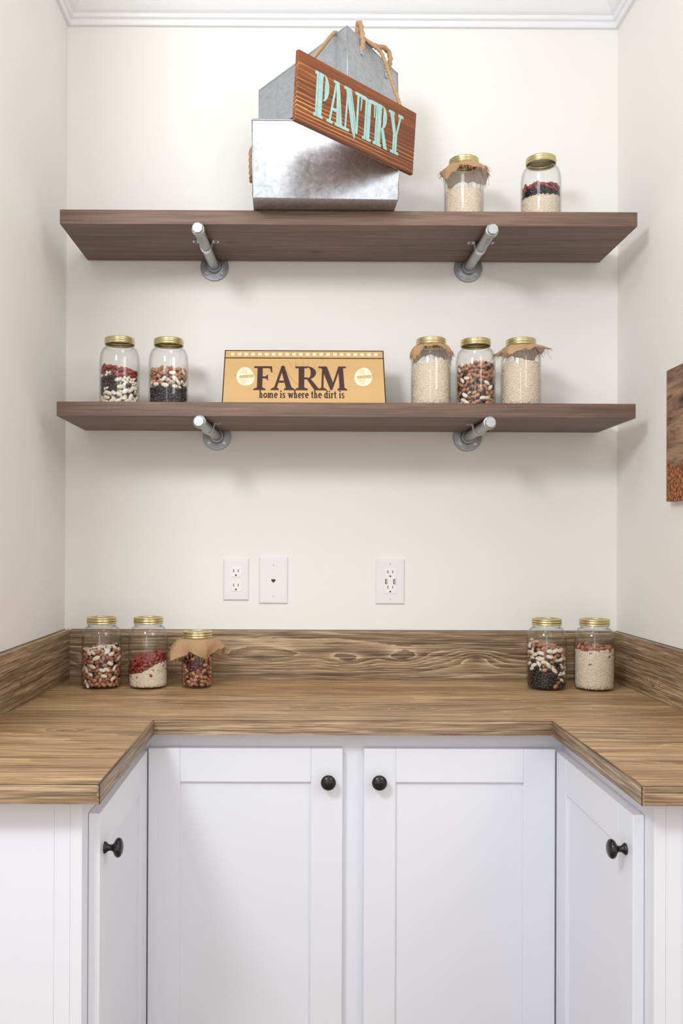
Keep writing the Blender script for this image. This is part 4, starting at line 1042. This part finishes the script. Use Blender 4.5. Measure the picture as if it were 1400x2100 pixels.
# ------------------------------------------------------------------ PANTRY sign
def pantry():
    TL, TR = Vector((-0.0129, -0.608, 2.300)), Vector((0.2632, -0.339, 2.300))
    Lx = (TR - TL).length; ex = (TR - TL).normalized(); nb = Vector((-ex.y, ex.x, 0))   # nb points towards the wall
    down = (Vector((0, 0, -1)) * 0.1426 + nb * 0.0109); Hh = down.length; ez = -down.normalized(); ey = ez.cross(ex)
    t = thing('pantry_sign', 'stained wooden sign with teal PANTRY lettering hung on a rope from the upper bin', 'sign')
    t.matrix_world = Matrix.Translation(TL + down) @ Matrix((ex, ey, ez)).transposed().to_4x4()
    obj('board', B(0, Lx, 0, 0.0095, 0, Hh, bev=0.0012), M['pantry_wood'], t)
    g = 0.020
    def stem(x0, x1, gap=None):
        return [R(x0, x1, 0.02, 0.98)] if gap is None else [R(x0, gap, 0.02, 0.98), R(gap + g, x1, 0.02, 0.98)]
    L = {}
    L['P'] = (0.72, stem(0.08, 0.40, 0.165) + [R(0.0, 0.165, 0.0, 0.07), R(0.185, 0.46, 0.0, 0.07), R(0.0, 0.165, 0.93, 1.0), R(0.185, 0.42, 0.93, 1.0)] + arc(0.44, 0.705, 0.28, 0.295, -90, 90, 0.06, 0.22))
    L['A'] = (0.86, [[(0.10, 0.03), (0.19, 0.03), (0.40, 0.78), (0.36, 0.98)], [(0.36, 1.0), (0.55, 1.0), (0.63, 0.62), (0.44, 0.70), (0.41, 0.84)], [(0.44, 0.72), (0.58, 0.84), (0.62, 0.03), (0.50, 0.03)], [(0.60, 0.84), (0.80, 0.03), (0.64, 0.03)], R(0.22, 0.52, 0.30, 0.38), R(0.0, 0.30, 0.0, 0.07), R(0.42, 0.86, 0.0, 0.07), R(0.26, 0.55, 0.94, 1.0)])
    L['N'] = (0.96, [[(0.12, 0.03), (0.20, 0.03), (0.24, 0.90), (0.16, 0.98)], [(0.08, 1.0), (0.30, 1.0), (0.62, 0.26), (0.64, -0.10), (0.50, 0.08)], [(0.32, 1.0), (0.38, 1.0), (0.70, 0.30), (0.70, -0.06), (0.66, -0.10), (0.64, 0.26)], R(0.72, 0.82, 0.04, 0.98), R(0.0, 0.36, 0.0, 0.07), R(0.60, 0.96, 0.93, 1.0), R(0.0, 0.26, 0.93, 1.0)])
    L['T'] = (0.84, stem(0.27, 0.58, 0.37) + [R(0.02, 0.30, 0.91, 1.0), R(0.54, 0.82, 0.91, 1.0), [(0.02, 1.0), (0.09, 0.93), (0.06, 0.62), (0.02, 0.62)], [(0.82, 1.0), (0.75, 0.93), (0.78, 0.62), (0.82, 0.62)], R(0.18, 0.37, 0.0, 0.07), R(0.39, 0.66, 0.0, 0.07)])
    L['R'] = (0.86, stem(0.08, 0.40, 0.165) + [R(0.0, 0.165, 0.0, 0.07), R(0.185, 0.46, 0.0, 0.07), R(0.0, 0.165, 0.93, 1.0), R(0.185, 0.42, 0.93, 1.0), [(0.40, 0.46), (0.56, 0.46), (0.80, 0.04), (0.86, 0.0), (0.62, 0.0)]] + arc(0.44, 0.725, 0.28, 0.275, -90, 90, 0.06, 0.22))
    L['Y'] = (0.86, [[(0.06, 0.98), (0.28, 0.98), (0.50, 0.46), (0.36, 0.40)], [(0.66, 0.98), (0.76, 0.98), (0.54, 0.44), (0.48, 0.50)], R(0.32, 0.42, 0.02, 0.48), R(0.44, 0.56, 0.02, 0.48), R(0.20, 0.42, 0.0, 0.07), R(0.44, 0.68, 0.0, 0.07), R(0.0, 0.34, 0.93, 1.0), R(0.56, 0.86, 0.93, 1.0)])
    x = 0.050; tot = sum(L[c][0] * 0.94 for c in 'PANTRY'); sx = (Lx - 0.100) / tot; z0 = 0.027; cap = 0.092
    for c in 'PANTRY':
        bm = bmesh.new(); polys(bm, L[c][1], x, z0, sx, cap, -0.0006, 0.0002); obj('letter', bm, M['teal'], t); x += L[c][0] * 0.94 * sx
    # rope: from the back of the board up over the bin corner and down again
    inv = t.matrix_world.inverted()
    def onbin(x_, y_, z_): return inv @ (ub.matrix_world @ Vector((x_, y_, z_)))
    a = Vector((Lx * 0.10, 0.013, Hh - 0.014)); b = Vector((Lx * 0.925, 0.013, Hh - 0.014))
    pts = [a + Vector((0, 0, -0.012)), a, onbin(-0.0045, 0.034, hz + 0.004), onbin(0.010, 0.030, hz + 0.002), onbin(0.030, 0.016, hz - 0.002), onbin(0.045, 0.006, hz + 0.0045), onbin(0.056, -0.005, hz + 0.003), onbin(0.110, -0.017, hz - 0.006), b, b + Vector((0, 0, -0.012))]
    P = []
    for p0, p1 in zip(pts, pts[1:]): P += [p0.lerp(p1, i / 12) for i in range(12)]
    P.append(pts[-1])
    for _ in range(3): P = [P[0]] + [(P[i - 1] + P[i] * 2 + P[i + 1]) / 4 for i in range(1, len(P) - 1)] + [P[-1]]
    P = resample(P, 0.0022)
    obj('hanging_rope', tube(P, 0.0044, 12, lobes=3, pitch=0.03, depth=0.2), M['rope'], t, smooth=True)
pantry()

# ------------------------------------------------------------------ canvas print on the side wall
def canvas_mat():
    n = N('canvas_print'); oc = n.coords(); sp = n.node('ShaderNodeSeparateXYZ'); n.link(oc, sp.inputs[0])
    gr = n.noise(n.mapping(oc, (4, 5, 34)), 1.0, 5, 0.65, 0.6)
    wd = n.ramp(gr, [(0.32, lin((38, 28, 30))), (0.44, lin((112, 82, 64))), (0.56, lin((160, 128, 102))), (0.74, lin((192, 160, 128)))])
    v = n.node('ShaderNodeTexVoronoi'); n.link(oc, v.inputs['Vector']); v.inputs['Scale'].default_value = 130
    bn = n.ramp(v.outputs['Distance'], [(0.15, lin((206, 132, 70))), (0.5, lin((150, 82, 38))), (0.85, lin((48, 26, 16)))])
    edge = n.math('ADD', sp.outputs[2], n.math('MULTIPLY', n.noise(n.mapping(oc, (9, 9, 9)), 1.0, 2), -0.12))
    f = n.ramp(edge, [(0.030, (1, 1, 1, 1)), (0.038, (0, 0, 0, 1))])
    n.base(n.mix(f, wd, bn)); n.p(Roughness=0.6); n.bump(n.noise(oc, 900, 1), 0.1, 0.0004); return n.m
cz = thing('canvas_print', 'square canvas print of weathered wood and brown beans on the side wall', 'picture', (XR - 0.0005, -0.377, 1.3830))
obj('canvas', B(-0.0185, 0.0, -0.40, 0.0, 0, 0.304, bev=0.0015), canvas_mat(), cz)
obj('stretcher_edge', B(-0.0187, -0.0002, -0.0002, 0.0006, 0.0005, 0.3035), plain('canvas_edge', (176, 96, 74), 0.6), cz)
